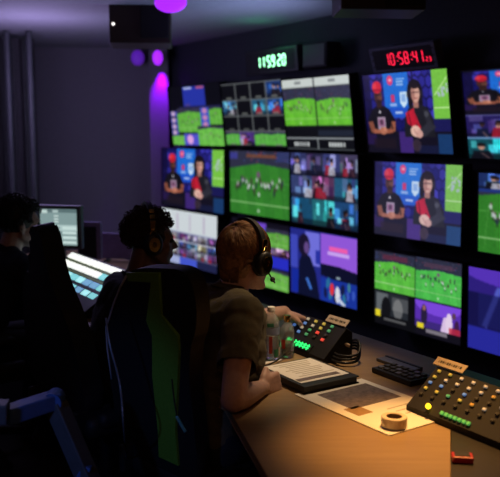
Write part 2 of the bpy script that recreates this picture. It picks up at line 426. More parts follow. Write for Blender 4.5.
def pic_quad():
    c = Canvas(bg=(8, 8, 16)); studio(c, (0, .02, 1, .50))
    for i, (f, k) in enumerate((((0, .51, .5, .76), (60, 46, 150)), ((.5, .51, 1, .76), (70, 60, 170)), ((0, .77, .5, 1), (30, 130, 150)), ((.5, .77, 1, 1), (40, 60, 140)))): people(c, f, k, 30 + i)
    c.frame(); c.rect(.0, .755, 1, .77, (110, 150, 200)); c.rect(.495, .51, .505, 1, (150, 150, 210)); c.rect(0, .50, 1, .51, (110, 110, 180))
    return c
def pic_studio(haze=0.0):
    c = Canvas(184, 138); studio(c, haze=haze); return c
def pic_field(inset=False, seed=2):
    c = Canvas(); field(c, col=(46, 118, 38), stand=.19, players=30, seed=seed)
    c.frame(); 
    if inset: people(c, (0, 0, .42, .22), (50, 80, 170), 5); c.frame(); c.rect(0, .2, .42, .235, (30, 50, 120))
    else: c.rect(.30, .05, .78, .10, (150, 80, 40), .6); c.rect(0, .03, .14, .14, (60, 60, 150), .8); c.rect(.8, 0, 1, .16, (50, 60, 120), .6)
    return c
def pic_multi(rows, seed):
    c = Canvas(); y = 0
    for j, (h, cells) in enumerate(rows):
        n = len(cells)
        for i, k in enumerate(cells): people(c, (i / n, y, (i + 1) / n, y + h), k, seed + j * 10 + i)
        c.frame(); c.rect(0, y + h - .015, 1, y + h, (8, 8, 20)); y += h
    return c
def pic_control():
    c = Canvas(bg=(120, 130, 170)); c.rect(0, 0, 1, .40, (202, 210, 214))
    for x in (.30, .52, .76): c.rect(x, .06, x + .03, .36, (170, 150, 180), .6)
    for j, y in enumerate((.42, .57, .71)):
        for i in range(6):
            people(c, (i / 6, y, (i + 1) / 6 - .01, y + .13), [(170, 150, 210), (60, 70, 150), (190, 190, 200), (60, 120, 170), (130, 70, 160), (210, 200, 150)][(i * 2 + j * 3) % 6], 50 + j * 6 + i)
    c.frame(); c.rect(.35, .85, .66, 1, (66, 84, 200)); c.rect(.66, .85, 1, 1, (30, 34, 70)); c.rect(0, .85, .35, 1, (160, 170, 210)); c.rect(0, .555, 1, .57, (210, 210, 230)); 
    return c
def pic_mixed():
    c = Canvas(bg=(10, 10, 24)); c.frame()
    c.rect(0, 0, 1, .1, (16, 14, 26)); c.rect(.3, .02, .62, .1, (110, 70, 200)); people(c, (0, .1, .6, .3), (60, 40, 140), 61)
    field(c, (.6, .08, 1, .36), (90, 160, 60), .2, 8, seed=11); people(c, (.0, .36, .6, .66), (70, 60, 170), 62); people(c, (.6, .36, 1, .5), (170, 110, 190), 63)
    c.frame(); c.rect(.6, .5, 1, .68, (38, 44, 190)); field(c, (.5, .7, 1, 1), (100, 170, 70), .12, 8, seed=12); people(c, (0, .7, .5, 1), (50, 50, 150), 64)
    return c
def pic_stage():
    c = Canvas(bg=(26, 36, 120)); c.frame()
    c.rect(0, 0, .48, 1, (34, 40, 130)); c.rect(.24, .03, .46, .52, (110, 110, 215)); c.rect(.0, .1, .12, .6, (60, 70, 180)); c.rect(.02, .62, .3, .98, (20, 40, 150)); c.rect(.40, .28, .47, .48, (40, 50, 160))
    c.poly([(.12, 1), (.14, .5), (.20, .34), (.32, .40), (.40, .62), (.46, 1)], (12, 16, 44)); c.ell(.22, .24, .09, .17, (24, 18, 44)); c.ell(.26, .27, .04, .09, (96, 70, 130))
    c.line(.26, .72, .33, .88, .04, (60, 110, 200))
    c.rect(.48, .02, 1, .50, (142, 86, 214)); c.rect(.6, .19, .86, .25, (238, 92, 170)); c.rect(.58, .265, .88, .31, (205, 170, 240), .9)
    c.poly([(.48, .46), (.75, .46), (1, .50), (1, .72), (.48, .62)], (12, 14, 40)); c.rect(.70, .60, .76, .64, (150, 170, 180))
    c.rect(.48, .66, 1, 1, (24, 50, 150)); c.grain(.0)
    r = np.random.RandomState(5)
    for i in range(16): x = .5 + .5 * r.rand(); y = .70 + .22 * r.rand(); c.ell(x, y, .02, .07, [(20, 24, 60), (60, 90, 190), (40, 110, 150)][r.randint(3)], .9)
    c.ell(.64, .80, .03, .09, (220, 50, 60)); c.ell(.72, .86, .035, .12, (215, 215, 225)); c.line(.72, .9, .82, 1, .05, (190, 200, 220)); c.ell(.88, .72, .02, .07, (60, 120, 140))
    return c
def pic_show():
    c = Canvas(160, 120, bg=(8, 8, 14))
    field(c, (0, .02, .485, .53), (84, 178, 62), .22, 16, .05, 21); field(c, (.495, .0, 1, .53), (70, 176, 74), .26, 18, .05, 22)
    c.frame(); c.rect(.1, .05, .4, .12, (110, 40, 60), .6); c.rect(.6, .06, .9, .12, (90, 60, 80), .6)
    c.frame(0, .55, .485, 1); c.rect(0, 0, 1, 1, (36, 40, 46)); c.rect(.05, .05, .35, .6, (120, 126, 130), .7); c.rect(.45, .12, .85, .5, (90, 92, 96), .7); c.ell(.3, .5, .12, .35, (18, 18, 22)); c.ell(.6, .45, .12, .3, (140, 140, 140), .6); c.rect(.85, 0, 1, .8, (14, 14, 18)); c.rect(0, .7, 1, 1, (14, 14, 18)); c.rect(.03, .58, .16, .78, (226, 208, 40)); c.rect(.25, .78, .8, .86, (130, 130, 130), .6)
    c.frame(.495, .55, 1, 1); c.rect(0, 0, 1, 1, (86, 46, 170)); c.ell(.5, .05, .5, .3, (120, 70, 215)); c.rect(0, .55, 1, .76, (60, 40, 120)); c.ell(.2, .4, .07, .3, (40, 30, 60)); c.ell(.2, .2, .035, .08, (150, 100, 90)); c.poly([(.56, .76), (.62, .35), (.74, .3), (.8, .76)], (215, 190, 225)); c.ell(.74, .5, .07, .3, (225, 205, 230)); c.ell(.84, .25, .04, .09, (90, 60, 80)); c.ell(.9, .55, .05, .2, (60, 30, 70))
    c.rect(0, .76, 1, 1, (18, 16, 26)); c.rect(.05, .64, .2, .80, (226, 208, 40)); c.rect(.25, .78, .7, .88, (190, 180, 190), .6); c.rect(.74, .6, .98, .76, (190, 40, 60), .8)
    return c
def pic_dim():
    c = Canvas(bg=(20, 18, 70)); c.frame(); c.rect(0, 0, 1, .3, (44, 30, 120)); c.ell(.5, 0, .6, .2, (84, 50, 180)); c.line(.3, .2, .16, .7, .05, (80, 90, 190)); c.rect(.4, .25, 1, .85, (16, 15, 52)); c.ell(.6, .5, .12, .3, (30, 34, 110)); c.rect(0, .72, .5, 1, (38, 40, 150)); c.rect(.1, .3, .4, .7, (26, 28, 90), .7)
    return c
def pic_menu():
    c = Canvas(bg=(128, 152, 152)); c.frame()
    c.rect(0, 0, 1, .10, (90, 112, 114)); c.rect(.05, .03, .2, .13, (190, 210, 205)); c.rect(.34, .03, .5, .1, (170, 190, 188))
    for y in (.18, .26, .33): c.rect(.38, y, .5, y + .04, (196, 214, 210))
    c.rect(0, .44, 1, .60, (172, 196, 194)); c.rect(0, .62, .56, .97, (96, 112, 112))
    for i in range(4): c.rect(.60, .48 + i * .13, .98, .56 + i * .13, (196, 218, 214))
    c.rect(0, .52, .1, .6, (210, 226, 220))
    for i in range(5): c.rect(.08 + i * .1, .49, .13 + i * .1, .55, (120, 140, 140))
    return c

def screen_mesh(w, h, cv, blur):
    cv.blur(blur); H, W = cv.h, cv.w
    me = bpy.data.meshes.new('screen')
    xs = np.linspace(-w / 2, w / 2, W); zs = np.linspace(h / 2, -h / 2, H)
    gx, gz = np.meshgrid(xs, zs); co = np.stack([gx, np.zeros_like(gx), gz], -1).reshape(-1, 3)
    i = np.arange(H * W).reshape(H, W); q = np.stack([i[:-1, :-1], i[1:, :-1], i[1:, 1:], i[:-1, 1:]], -1).reshape(-1, 4)
    me.from_pydata(co.tolist(), [], q.tolist())
    at = me.color_attributes.new('picture', 'FLOAT_COLOR', 'POINT')
    col = np.ones((H * W, 4)); col[:, :3] = lin(np.clip(cv.a, 0, 1)).reshape(-1, 3)
    at.data.foreach_set('color', col.ravel().astype(np.float32)); me.materials.append(pm)
    return me
def monitor(label, fit, pic, blur=2, wmin=None, shift=True, group='screens of the monitor wall', logo=True):
    cx, cy, cz, yaw, tilt, w, h = fit
    if wmin and w < wmin:
        r = Vector((math.cos(yaw), math.sin(yaw))); cx += r.x * (wmin - w) / 2; cy += r.y * (wmin - w) / 2; w = wmin
    o = bpy.data.objects.new('monitor', None); COL.objects.link(o); tag(o, label, 'monitor', group)
    mw = T((cx, cy, cz)) @ rot(yaw, 'Z') @ rot(tilt, 'X')
    o.matrix_world = mw; MW[o] = mw
    t = .006
    bm = NB(); box(bm, (0, .036, 0), (w + 2 * t, .064, h + 2 * t), bev=.004)
    obj('housing', bm, M['black'], o)
    bm = NB()
    for s in (-1, 1):
        box(bm, (0, -.001, s * (h / 2 + t / 2)), (w + 2 * t, .012, t)); box(bm, (s * (w / 2 + t / 2), -.001, 0), (t, .012, h))
    obj('bezel', bm, M['black_matte'], o)
    s = bpy.data.objects.new('screen', screen_mesh(w, h, pic, blur)); link(s, o)
    bm = NB(); box(bm, (0, .085, 0), (.2, .04, .2), bev=.005); obj('wall_mount', bm, M['black_matte'], o)
    return o
LILA = [(70, 50, 150), (60, 60, 170), (110, 80, 180), (50, 120, 200)]
monitor('top row screen with green match thumbnails and a blue window, at the far end', (-0.465, 6.862, 1.739, -1.000, 0.110, 0.903, 0.505), pic_clip())
monitor('top row screen of mostly empty black cells in a grey grid', (0.018, 6.089, 1.731, -1.006, 0.118, 0.839, 0.479), pic_grid())
monitor('top row screen with two bright green pitches under white title bars', (0.445, 5.407, 1.718, -1.009, 0.128, 0.745, 0.480), pic_prog())
monitor('top row screen of two studio hosts, directly under the red clock', (0.899, 4.680, 1.709, -0.998, 0.159, 0.696, 0.465), pic_studio(), 2)
monitor('top row screen split into small studio and teal pictures, cut by the frame edge', (1.288, 4.058, 1.688, -1.003, 0.18, 0.542, 0.460), pic_quad(), wmin=.70)
monitor('small middle row screen of two studio hosts, at the far end', (-0.507, 6.929, 1.195, -0.973, -0.010, 1.06, 0.517), pic_studio(), 2)
monitor('middle row screen filled by one green football field', (0.063, 6.017, 1.214, -1.001, 0.007, 0.815, 0.484), pic_field())
monitor('middle row screen of three rows of small blue people pictures', (0.487, 5.338, 1.212, -1.003, 0.029, 0.728, 0.489),
        pic_multi([(.31, [(80, 90, 170), (60, 60, 110), (90, 100, 190), (110, 100, 150)]), (.32, [(90, 110, 190), (150, 90, 150), (60, 150, 210)]), (.37, [(40, 130, 190), (60, 180, 200), (50, 120, 200)])], 40))
monitor('large middle row screen of two studio hosts in paler colours', (0.954, 4.592, 1.203, -0.993, 0.012, 0.697, 0.440), pic_studio(.16), 2)
monitor('middle row screen of a field with an inset picture, cut by the frame edge', (1.351, 3.956, 1.182, -1.013, 0.04, 0.558, 0.415), pic_field(True, 7), wmin=.70)
monitor('bottom row screen with a white panel above small pictures, behind the profile face', (-0.548, 6.995, 0.664, -0.965, -0.011, 0.974, 0.485), pic_control())
monitor('bottom row screen of mixed green and blue pictures behind the auburn haired head', (0.071, 6.005, 0.686, -0.978, 0.003, 0.760, 0.487), pic_mixed())
monitor('bottom row screen with a violet title card over a blue crowd', (0.489, 5.335, 0.699, -1.000, 0.019, 0.733, 0.465), pic_stage(), 1)
monitor('bottom row screen split in four, two fields above two stage views', (0.965, 4.574, 0.660, -0.968, 0.022, 0.685, 0.456), pic_show(), 1)
monitor('dim violet bottom row screen, cut by the frame edge', (1.332, 3.987, 0.667, -0.999, 0.03, 0.571, 0.445), pic_dim(), wmin=.70)

# ---------------------------------------------------------------- clocks
SEG = {'0': 'abcdef', '1': 'bc', '2': 'abged', '3': 'abgcd', '4': 'fgbc', '5': 'afgcd', '8': 'abcdefg', '9': 'abcdfg', '6': 'afgedc', '7': 'abc'}
def digit(bm, ch, x, z, w, h, t, y=-.002, slant=0.06):
    L = {'a': (0, h / 2, w - t, t), 'd': (0, -h / 2, w - t, t), 'g': (0, 0, w - t, t), 'f': (-w / 2, h / 4, t, h / 2 - t * .6), 'b': (w / 2, h / 4, t, h / 2 - t * .6), 'e': (-w / 2, -h / 4, t, h / 2 - t * .6), 'c': (w / 2, -h / 4, t, h / 2 - t * .6)}
    for s in SEG[ch]:
        cx, cz, a, b_ = L[s]
        box(bm, (x + cx + cz * slant, y, z + cz), (a, .004, b_), bev=.0012, seg=1)
def clock(name, label, fit, text, m, h, w, t, gap, x0, small=None):
    cx, cy, cz, yaw, tilt, W, H = fit
    mw = T((cx, cy, cz)) @ rot(yaw, 'Z') @ rot(tilt, 'X')
    o = bpy.data.objects.new(name, None); COL.objects.link(o); tag(o, label, 'clock'); o.matrix_world = mw; MW[o] = mw
    bm = NB(); box(bm, (0, .03, 0), (W, .06, H), bev=.005); obj('case', bm, M['black'], o)
    bm = NB(); box(bm, (0, .001, 0), (W * .9, .004, H * .78), bev=.001, seg=1); obj('face', bm, M['black_matte'], o)
    x = x0
    for ch in text:
        if ch == ':':
            bm = NB()
            for s in (-1, 1): box(bm, (x - gap * .1 + s * h * .2 * .06, -.002, s * h * .2), (t, .004, t), bev=.001, seg=1)
            obj('colon', bm, m, o, label='%s glowing colon' % ('red' if m == M['red_led'] else 'green')); x += gap * .5
        elif ch == ' ': x += gap * .35
        else:
            bm = NB(); digit(bm, ch, x, 0, w, h, t); obj('digit', bm, m, o); x += gap
    for ch in (small or ''):
        bm = NB(); digit(bm, ch, x - gap * .12, -h * .30, w * .42, h * .36, t * .6); obj('small_digit', bm, m, o); x += gap * .52
    bm = NB(); box(bm, (0, .10, 0), (.08, .09, .08)); obj('wall_bracket', bm, M['black_matte'], o)
    return o
rc = clock('digital_clock', 'dark grey wall clock with red digits reading 10:58:41 23', (0.877, 4.716, 2.023, -0.996, 0.340, 0.534, 0.150), '10:58:41', M['red_led'], .066, .027, .0062, .0465, -.125, '23')
rc.children[0].data.materials[0] = mat('grey_case', (.10, .11, .16), .55)
for sx in (-1, 1):
    for sz in (-.04, 0, .04): bm = NB(); cyl(bm, (sx * .248, .002, sz), (sx * .248, -.002, sz), .006, n=10); obj('case_screw', bm, M['black'], rc)
clock('digital_clock', 'black wall clock with bright green digits reading 115920', (0.146, 5.885, 2.106, -0.995, 0.10, 0.66, 0.178), '11 59 20', M['green_led'], .072, .034, .0105, .056, -.150)
o = thing('wall_speaker', 'blank black box on the wall beside the green clock', 'speaker', (0.427, 5.435, 2.107), -1.011)
bm = NB(); box(bm, (0, .06, 0), (.266, .12, .163), bev=.006); obj('cabinet', bm, M['black_matte'], o)
bm = NB(); box(bm, (0, -.003, 0), (.24, .008, .14), bev=.003); obj('grille', bm, M['black'], o)
bm = NB(); box(bm, (0, .14, 0), (.06, .07, .06)); obj('wall_bracket', bm, M['black_matte'], o)

# ---------------------------------------------------------------- hanging boxes, lamps, curtain
def hung(label, c, rz, size, tiltx, led, m):
    o = thing('hanging_speaker', label, 'speaker', c, rz)
    w, d, h = size; mt = rot(tiltx, 'X')
    bm = NB(); box(bm, (0, 0, 0), (w, d, h), mt, bev=.008); obj('cabinet', bm, m, o)
    bm = NB(); box(bm, (w * .24, -d / 2 - .004, 0), (w * .46, .012, h * .8), mt, bev=.004); obj('grille', bm, M['black_matte'], o)
    top = CEIL - c[2]
    bm = NB(); cyl(bm, (0, .02, h * .3), (0, .02, top - .012), .018, n=14); obj('pole', bm, M['black'], o)
    bm = NB(); cyl(bm, (0, .02, top - .014), (0, .02, top), .05, n=20); obj('ceiling_plate', bm, M['black'], o)
    if led:
        bm = NB(); bmesh.ops.create_uvsphere(bm, u_segments=10, v_segments=8, radius=.008, matrix=mt @ T((-w * .43, -d / 2 - .002, -h * .12))); obj('indicator', bm, M['led_white'], o, smooth=180, label='small white indicator light')
    return o
q = P(141, 22, 5.2); hung('dark brown box with a white light hanging from the ceiling over the curly head', tuple(q), R(4), (.38, .22, .30), R(-4), True, M['brown_box'])
q = P(378, -4, 3.7); hung('dark brown box hanging from the ceiling above the red clock', tuple(q), R(6), (.38, .2, .16), R(-4), False, M['brown_box'])

def led_lamp(label, c, w, h, m, to_ceiling=True):
    o = thing('purple_lamp', label, 'lamp', c)
    bm = NB(); cyl(bm, (0, -.02, 0), (0, .05, 0), h * .42, h * .34, n=24); obj('lamp_body', bm, M['black'], o, smooth=40)
    bm = NB(); bmesh.ops.create_uvsphere(bm, u_segments=24, v_segments=14, radius=1, matrix=T((0, -.025, 0)) @ Matrix.Diagonal((w * .5, .03, h * .5, 1))); obj('lens', bm, m, o, smooth=180, label='glowing purple lens')
    bm = NB(); cyl(bm, (0, .02, h / 2 - .01), (0, .02, CEIL - c[2]), .008, n=10); obj('stem', bm, M['black'], o)
    return o
q = P(171, 3, 4.85); led_lamp('large glowing purple lamp hanging before the dark brown box', tuple(q), .19, .12, M['purple_lamp'])
q = P(158, 58, 7.22); led_lamp('small bright purple lamp on the corner pilaster', tuple(q), .09, .13, M['purple_lamp'])
q = P(138, 58, 7.45); led_lamp('small dim purple lamp on the grey wall', tuple(q), .12, .14, M['purple_dim'])
def light(name, kind, loc, col, power, **k):
    d = bpy.data.lights.new(name, kind); d.color = col; d.energy = power
    o = bpy.data.objects.new(name, d); COL.objects.link(o); o.location = loc
    tgt = k.pop('target', None)
    for a, v in k.items(): setattr(d, a, v)
    if tgt is not None: o.rotation_euler = (Vector(tgt) - Vector(loc)).to_track_quat('-Z', 'Y').to_euler()
    return o
q = P(161, 66, 7.395)
light('purple_beam', 'SPOT', tuple(q), (.27, .0, 1.0), 90.0, target=tuple(P(163, 150, 7.42)), spot_size=R(60), spot_blend=.9, shadow_soft_size=.02)

# curtain at the far left
o = thing('curtain', 'long dark grey curtain with folds beside the far left wall', 'curtain', (0, 0, 0))
bm = NB(); pts = []
xl, xr = P(-25, 100, 6.6).x, P(35, 100, 6.6).x
n = 90
prev = None
for i in range(n + 1):
    t = i / n; x = xl + (xr - xl) * t; y = 6.6 + .05 * math.sin(t * 34) + .02 * math.sin(t * 71 + 1)
    row = [bm.verts.new((x, y, z)) for z in (.03, .8, 1.6, CEIL - .03)]
    if prev:
        for k in range(3): bm.faces.new((prev[k], row[k], row[k + 1], prev[k + 1]))
    prev = row
bmesh.ops.solidify(bm, geom=bm.faces[:], thickness=.006)
obj('drape', bm, M['curtain'], o, smooth=60)
bm = NB(); zr = P(20, 10, 6.5).z; cyl(bm, (xl - .1, 6.48, zr), (xr + .06, 6.48, zr), .024, n=16); obj('rail', bm, M['steel'], o)
bm = NB(); tube(bm, [(xl + .1, 6.48, zr), (xl + .1, 6.48, CEIL)], .01); tube(bm, [(xr - .02, 6.48, zr), (xr - .02, 6.48, CEIL)], .01); obj('rail_hanger', bm, M['steel'], o)
# upright poles standing before the curtain
for lab, u in (('thin grey upright pole before the curtain, beside its outer fold', 9), ('thin grey upright pole at the edge of the curtain', 31)):
    c = P(u, 100, 6.35); o = thing('upright_pole', lab, 'pole', (c.x, c.y, 0))
    bm = NB(); cyl(bm, (0, 0, .02), (0, 0, CEIL - .01), .024, n=18); obj('pole', bm, M['pole_grey'], o, smooth=40)
    bm = NB(); cyl(bm, (0, 0, 0), (0, 0, .02), .09, n=24); obj('base_plate', bm, M['pole_grey'], o)

# ---------------------------------------------------------------- the control desk
ZD = .74
E0 = PZ(225, 400, ZD)
def DK(a, b): q = E0 + EX * a + EN * b; return (q.x, q.y)      # desk coordinates: along the front edge, away from the operator
m1 = PZ(450, 366, ZD); m2 = PZ(451, 520, ZD); tip = PZ(292, 520, ZD)  # joint and tip follow the outline of an orange glass reflection
back = .92
far = 3.45
da = (m1 - E0).dot(EX); db = (m1 - E0).dot(EN)
o = thing('control_desk', 'long control desk under the monitor wall, wood tone standing in for a reflection', 'desk', (E0.x, E0.y, 0))
top = [DK(-far, 0), (E0.x, E0.y), (tip.x, tip.y), (m2.x, m2.y), DK(da, db)]
if db < back: top.append(DK(da + .02, back))
top += [DK(-far, back)]
obj('worktop', prism(NB(), top, ZD - .035, ZD, bev=.004), M['desk'], o, world=True)
for a, b_ in ((-far + .06, .45), (-1.3, .45), (-.05, .6)):
    bm = NB(); x, y = DK(a, b_); box(bm, (0, 0, 0), (.04, .6, ZD - .036), T((x, y, (ZD - .036) / 2)) @ rot(-WY, 'Z'), bev=.003); obj('support_panel', bm, M['desk_dark'], o, world=True)
bm = NB(); x, y = DK(-1.5, back - .10); box(bm, (0, 0, 0), (3.6, .03, .5), T((x, y, .45)) @ rot(-WY, 'Z')); obj('modesty_panel', bm, M['desk_dark'], o, world=True)
# added dark return; its joint stands in for the sharp edge of a reflection
o = thing('side_desk', 'added black desk wing, its mitred edge standing in for the edge of a reflection', 'desk', (m2.x + .3, m2.y, 0))
g = .003
side = [(m2.x + g, m2.y), (m1.x + g, m1.y)]
if db < back: side.append(DK(da + .02 + g, back))
e = DK(da + 1.25, back); e2 = DK(da + 1.25, -.2)
side += [e, e2, (e2[0] - .25, m2.y)]
obj('worktop', prism(NB(), side, ZD - .035, ZD, bev=.004), M['desk_dark'], o, world=True)
for a, b_ in ((da + .35, .4), (da + 1.1, .4)):
    bm = NB(); x, y = DK(a, b_); box(bm, (0, 0, 0), (.04, .6, ZD - .036), T((x, y, (ZD - .036) / 2)) @ rot(-WY, 'Z'), bev=.003); obj('support_panel', bm, M['black_matte'], o, world=True)

def desk_frame(u, v, z=ZD, turn=0.0):
    c = PZ(u, v, z); return (c.x, c.y, z), -WY + turn

# tilted intercom panels with keys
def intercom(label, c, rz, w, h, tilt, keys, digits_m, n_digits, key_w, tag_x, lamp=None, box_tag=True, dig_x=None, key_dx=0.0):
    o = thing('intercom_panel', label, 'control panel', c, rz)
    d = h * math.cos(tilt); z = h * math.sin(tilt)
    prof = [(-d / 2, 0), (d / 2 + .03, 0), (d / 2 + .03, z), (d / 2, z + .02), (-d / 2, .02)]
    bm = NB(); prism(bm, prof, -w / 2, w / 2, Matrix(((0, 0, 1, 0), (1, 0, 0, 0), (0, 1, 0, 0), (0, 0, 0, 1))), bev=.003)
    obj('case', bm, M['black_matte'], o)
    fm = T((0, -d / 2, .021)) @ rot(tilt, 'X')          # x along the panel, y up its slope
    for j, row in enumerate(keys):
        for i, k in enumerate(row):
            if k == ' ': continue
            bm = NB(); x = -w / 2 + .024 + i * (w - .045) / (len(row)) + key_dx; y = h * (.90 - j * .145)
            box(bm, (x, y, .003), (key_w * 1.15, key_w * .8, .006), fm, bev=.0015, seg=1); obj('key', bm, KEY[k], o)
    if n_digits:
        dw = h * .115
        bm = NB(); x0 = dig_x if dig_x is not None else -w / 2 + .05
        box(bm, (x0 + dw * .62 * n_digits, h * .13, .002), (dw * 1.35 * n_digits, h * .22, .004), fm, bev=.001, seg=1); dp = obj('display', bm, M['black_matte'], o)
        for i in range(n_digits):
            bm = NB(); digit(bm, '85288888'[i], 0, 0, dw * .62, h * .135, .006, y=0, slant=0)
            bm.transform(fm @ T((x0 + i * dw * 1.25 + dw * .4, h * .13, .006)) @ rot(-PI / 2, 'X')); obj('digit', bm, digits_m, dp)
    if box_tag:
        bm = NB(); box(bm, (tag_x, h * 1.10, .004), (.125, .032, .004), fm, bev=.001, seg=1); tg = obj('name_strip', bm, M['tag'], o, label='tan label strip')
        bm = NB()
        for i in range(11): box(bm, (tag_x - .045 + i * .009, h * 1.10, .0065), (.006 if i % 3 else .002, .009, .001), fm)
        obj('strip_print', bm, M['text'], tg)
    if lamp:
        bm = NB(); bmesh.ops.create_uvsphere(bm, u_segments=12, v_segments=8, radius=.009, matrix=fm @ T((lamp[0], lamp[1], .008))); obj('indicator', bm, M['yellow_led'], o, smooth=180, label='glowing yellow lamp')
    return o
c, rz = desk_frame(311, 353)
intercom('angled black key panel with a green digit display behind the binder', c, rz, .30, .15, R(44), ['wwyyg', 'dbwyg', 'bwgrd', 'gbgdr'], M['panel_led'], 7, .014, .085, dig_x=-.10)
c, rz = desk_frame(466, 425)
intercom('angled black key panel with a yellow lamp at the far edge of the black desk', c, rz, .37, .165, R(38), ['yywwwww', 'ywwwwod', 'bbdbddw', 'yygyowd', 'ddddddd'], M['panel_led'], 0, .011, -.14, lamp=(-.10, .018), key_dx=.0)
# green lamps strip on the second panel
p2 = [o_ for o_ in bpy.data.objects if o_.name.startswith('intercom_panel')][-1]
d = .165 * math.cos(R(38)); fm = T((0, -d / 2, .021)) @ rot(R(38), 'X')
for i in range(7):
    bm = NB(); box(bm, (-.045 + i * .017, .016, .004), (.012, .011, .006), fm, bev=.001, seg=1); obj('level_light', bm, glow('level_green', (.12, .5, .10), .5) if i == 0 else bpy.data.materials['level_green'], p2)

# small dark keypad and a grey notepad
c, rz = desk_frame(402, 377); o = thing('keypad', 'small dark keypad on the control desk beyond the large printed sheet', 'keypad', c, rz)
bm = NB(); box(bm, (0, 0, .010), (.20, .11, .02), bev=.004); obj('case', bm, M['black'], o)
for j in range(3):
    for i in range(6):
        bm = NB(); box(bm, (-.075 + i * .03, -.03 + j * .03, .022), (.022, .020, .008), bev=.002, seg=1); obj('key', bm, KEY['d'] if (i + j) % 3 else M['steel'], o)
c, rz = desk_frame(399, 366); o = thing('notepad', 'slim grey notepad behind the dark keypad', 'notepad', c, rz)
bm = NB(); box(bm, (0, 0, .006), (.19, .055, .012), bev=.002); obj('pages', bm, M['steel'], o)
bm = NB(); box(bm, (0, .022, .013), (.19, .012, .004), bev=.001, seg=1); obj('binding', bm, M['black'], o)

# black binder with a printed page
c = (PZ(308, 371, .77)); bc = (c.x, c.y, ZD)
o = thing('binder', 'thick black binder lying flat by the fist', 'binder', bc, -WY)
bm = NB(); box(bm, (0, 0, .004), (.275, .235, .006), bev=.002); box(bm, (0, 0, .027), (.275, .235, .005), bev=.002); obj('cover', bm, M['black'], o)
bm = NB(); box(bm, (-.002, .0, .0158), (.264, .225, .0172)); obj('page_block', bm, mat('page_edges', (.05, .048, .045), .8), o)
pg = thing('printed_page', 'cream printed page lying on the black binder', 'paper', (bc[0], bc[1], ZD + .0297), -WY)
bm = NB(); box(bm, (-.012, 0, .0006), (.225, .205, .0012)); obj('sheet', bm, M['paper'], pg)
bm = NB()
for j in range(9):
    x = -.105 + j * .018
    box(bm, (x, .0 + .004 * (j % 3), .0016), (.005, .15 - .02 * (j % 4), .0006))
obj('print_line', bm, mat('faint_print', (.50, .46, .40), .8, var=0), pg)
bm = NB(); box(bm, (.072, -.01, .0016), (.026, .175, .0006)); obj('dark_band', bm, M['print'], pg, label='dark printed band')

# large printed sheet, and a pale ring standing in for a translucent reflection
cs = [PZ(297, 396, ZD), PZ(361, 379, ZD), PZ(450, 413, ZD), PZ(396, 439, ZD)]
c = sum(cs, Vector()) / 4; sx = (cs[3] - cs[0]).length * .97; sy = (cs[1] - cs[0]).length
rz = math.atan2((cs[3] - cs[0]).y, (cs[3] - cs[0]).x)
o = thing('printed_sheet', 'large white printed sheet spread over the control desk', 'paper', (c.x, c.y, ZD), rz)
bm = NB(); box(bm, (0, 0, .002), (sx, sy, .004), bev=.0008, seg=1); obj('sheet', bm, M['paper'], o)
bm = NB(); box(bm, (-.085, .015, .0043), (.17, sy * .72, .0006)); obj('grey_print', bm, M['print'], o, label='dark grey printed panel')
bm = NB(); box(bm, (.02, -.085, .0043), (.07, .06, .0006)); obj('brown_print', bm, M['print_tan'], o, label='brown printed patch')
bm = NB()
for j in range(3): box(bm, (.06 + j * .03, .06, .0043), (.006, .12 - j * .02, .0006))
obj('caption_print', bm, mat('light_print', (.5, .47, .44), .8, var=0), o)
c = PZ(394, 426, ZD + .004); o = thing('reflection_ring', 'pale ring standing in for a translucent reflection on the large printed sheet', 'tape', (c.x, c.y, ZD + .0046))
bm = NB(); lathe(bm, [(.024, 0), (.036, 0), (.038, .002), (.038, .028), (.036, .030), (.024, .030), (.024, 0)], n=40); obj('tape', bm, mat('pale_ring', (.72, .62, .48), .5, var=.05), o, smooth=40)
bm = NB(); lathe(bm, [(.0215, .001), (.0238, .001), (.0238, .029), (.0215, .029), (.0215, .001)], n=40); obj('core', bm, mat('card_core', (.42, .30, .18), .8), o, smooth=40)

# bottles
def bottle(label, u, v, h, r, capm, cap_h, bands, water):
    c = PZ(u, v, ZD); o = thing('water_bottle', label, 'bottle', (c.x, c.y, ZD))
    bm = NB(); s = h / .205
    prof = [(.001, .004), (r * .8, .0), (r, .008 * s)]
    for k in range(9):
        z = (.02 + k * .011) * s; prof += [(r, z), (r * .955, z + .005 * s)]
    prof += [(r, .125 * s), (r * .98, .14 * s), (r * .80, .16 * s), (r * .5, .178 * s), (r * .40, .183 * s), (r * .40, .196 * s)]
    inner = [(max(.0006, a - .0011), b_ + (.0012 if i < 2 else 0)) for i, (a, b_) in enumerate(prof)]
    lathe(bm, prof + list(reversed(inner)), n=36); obj('shell', bm, M['clear'], o, smooth=50)
    bm = NB(); lathe(bm, [(r * .42, 0), (r * .46, .001), (r * .46, cap_h - .002), (r * .42, cap_h)], (0, 0, .186 * s), n=30); obj('cap', bm, capm, o, smooth=40, label='gold cap' if capm == M['gold'] else 'white cap')
    for z0, z1, a0, a1, m in bands:
        bm = NB(); ro = r + .0006; N = 16
        A = [(ro * math.cos(a0 + (a1 - a0) * i / N), ro * math.sin(a0 + (a1 - a0) * i / N)) for i in range(N + 1)]
        for i in range(N):
            (x0, y0), (x1, y1) = A[i], A[i + 1]
            vs = [bm.verts.new(p_) for p_ in ((x0, y0, z0), (x1, y1, z0), (x1, y1, z1), (x0, y0, z1))]; bm.faces.new(vs)
        bmesh.ops.remove_doubles(bm, verts=bm.verts, dist=1e-5); bmesh.ops.solidify(bm, geom=bm.faces[:], thickness=-.0005); obj('label_patch', bm, m, o)
    if water:
        bm = NB(); lathe(bm, [(r * .78, .004), (r * .93, .010), (r * .93, water), (.0005, water)], n=36); obj('water', bm, M['water'], o, smooth=50)
F_ = -PI / 2
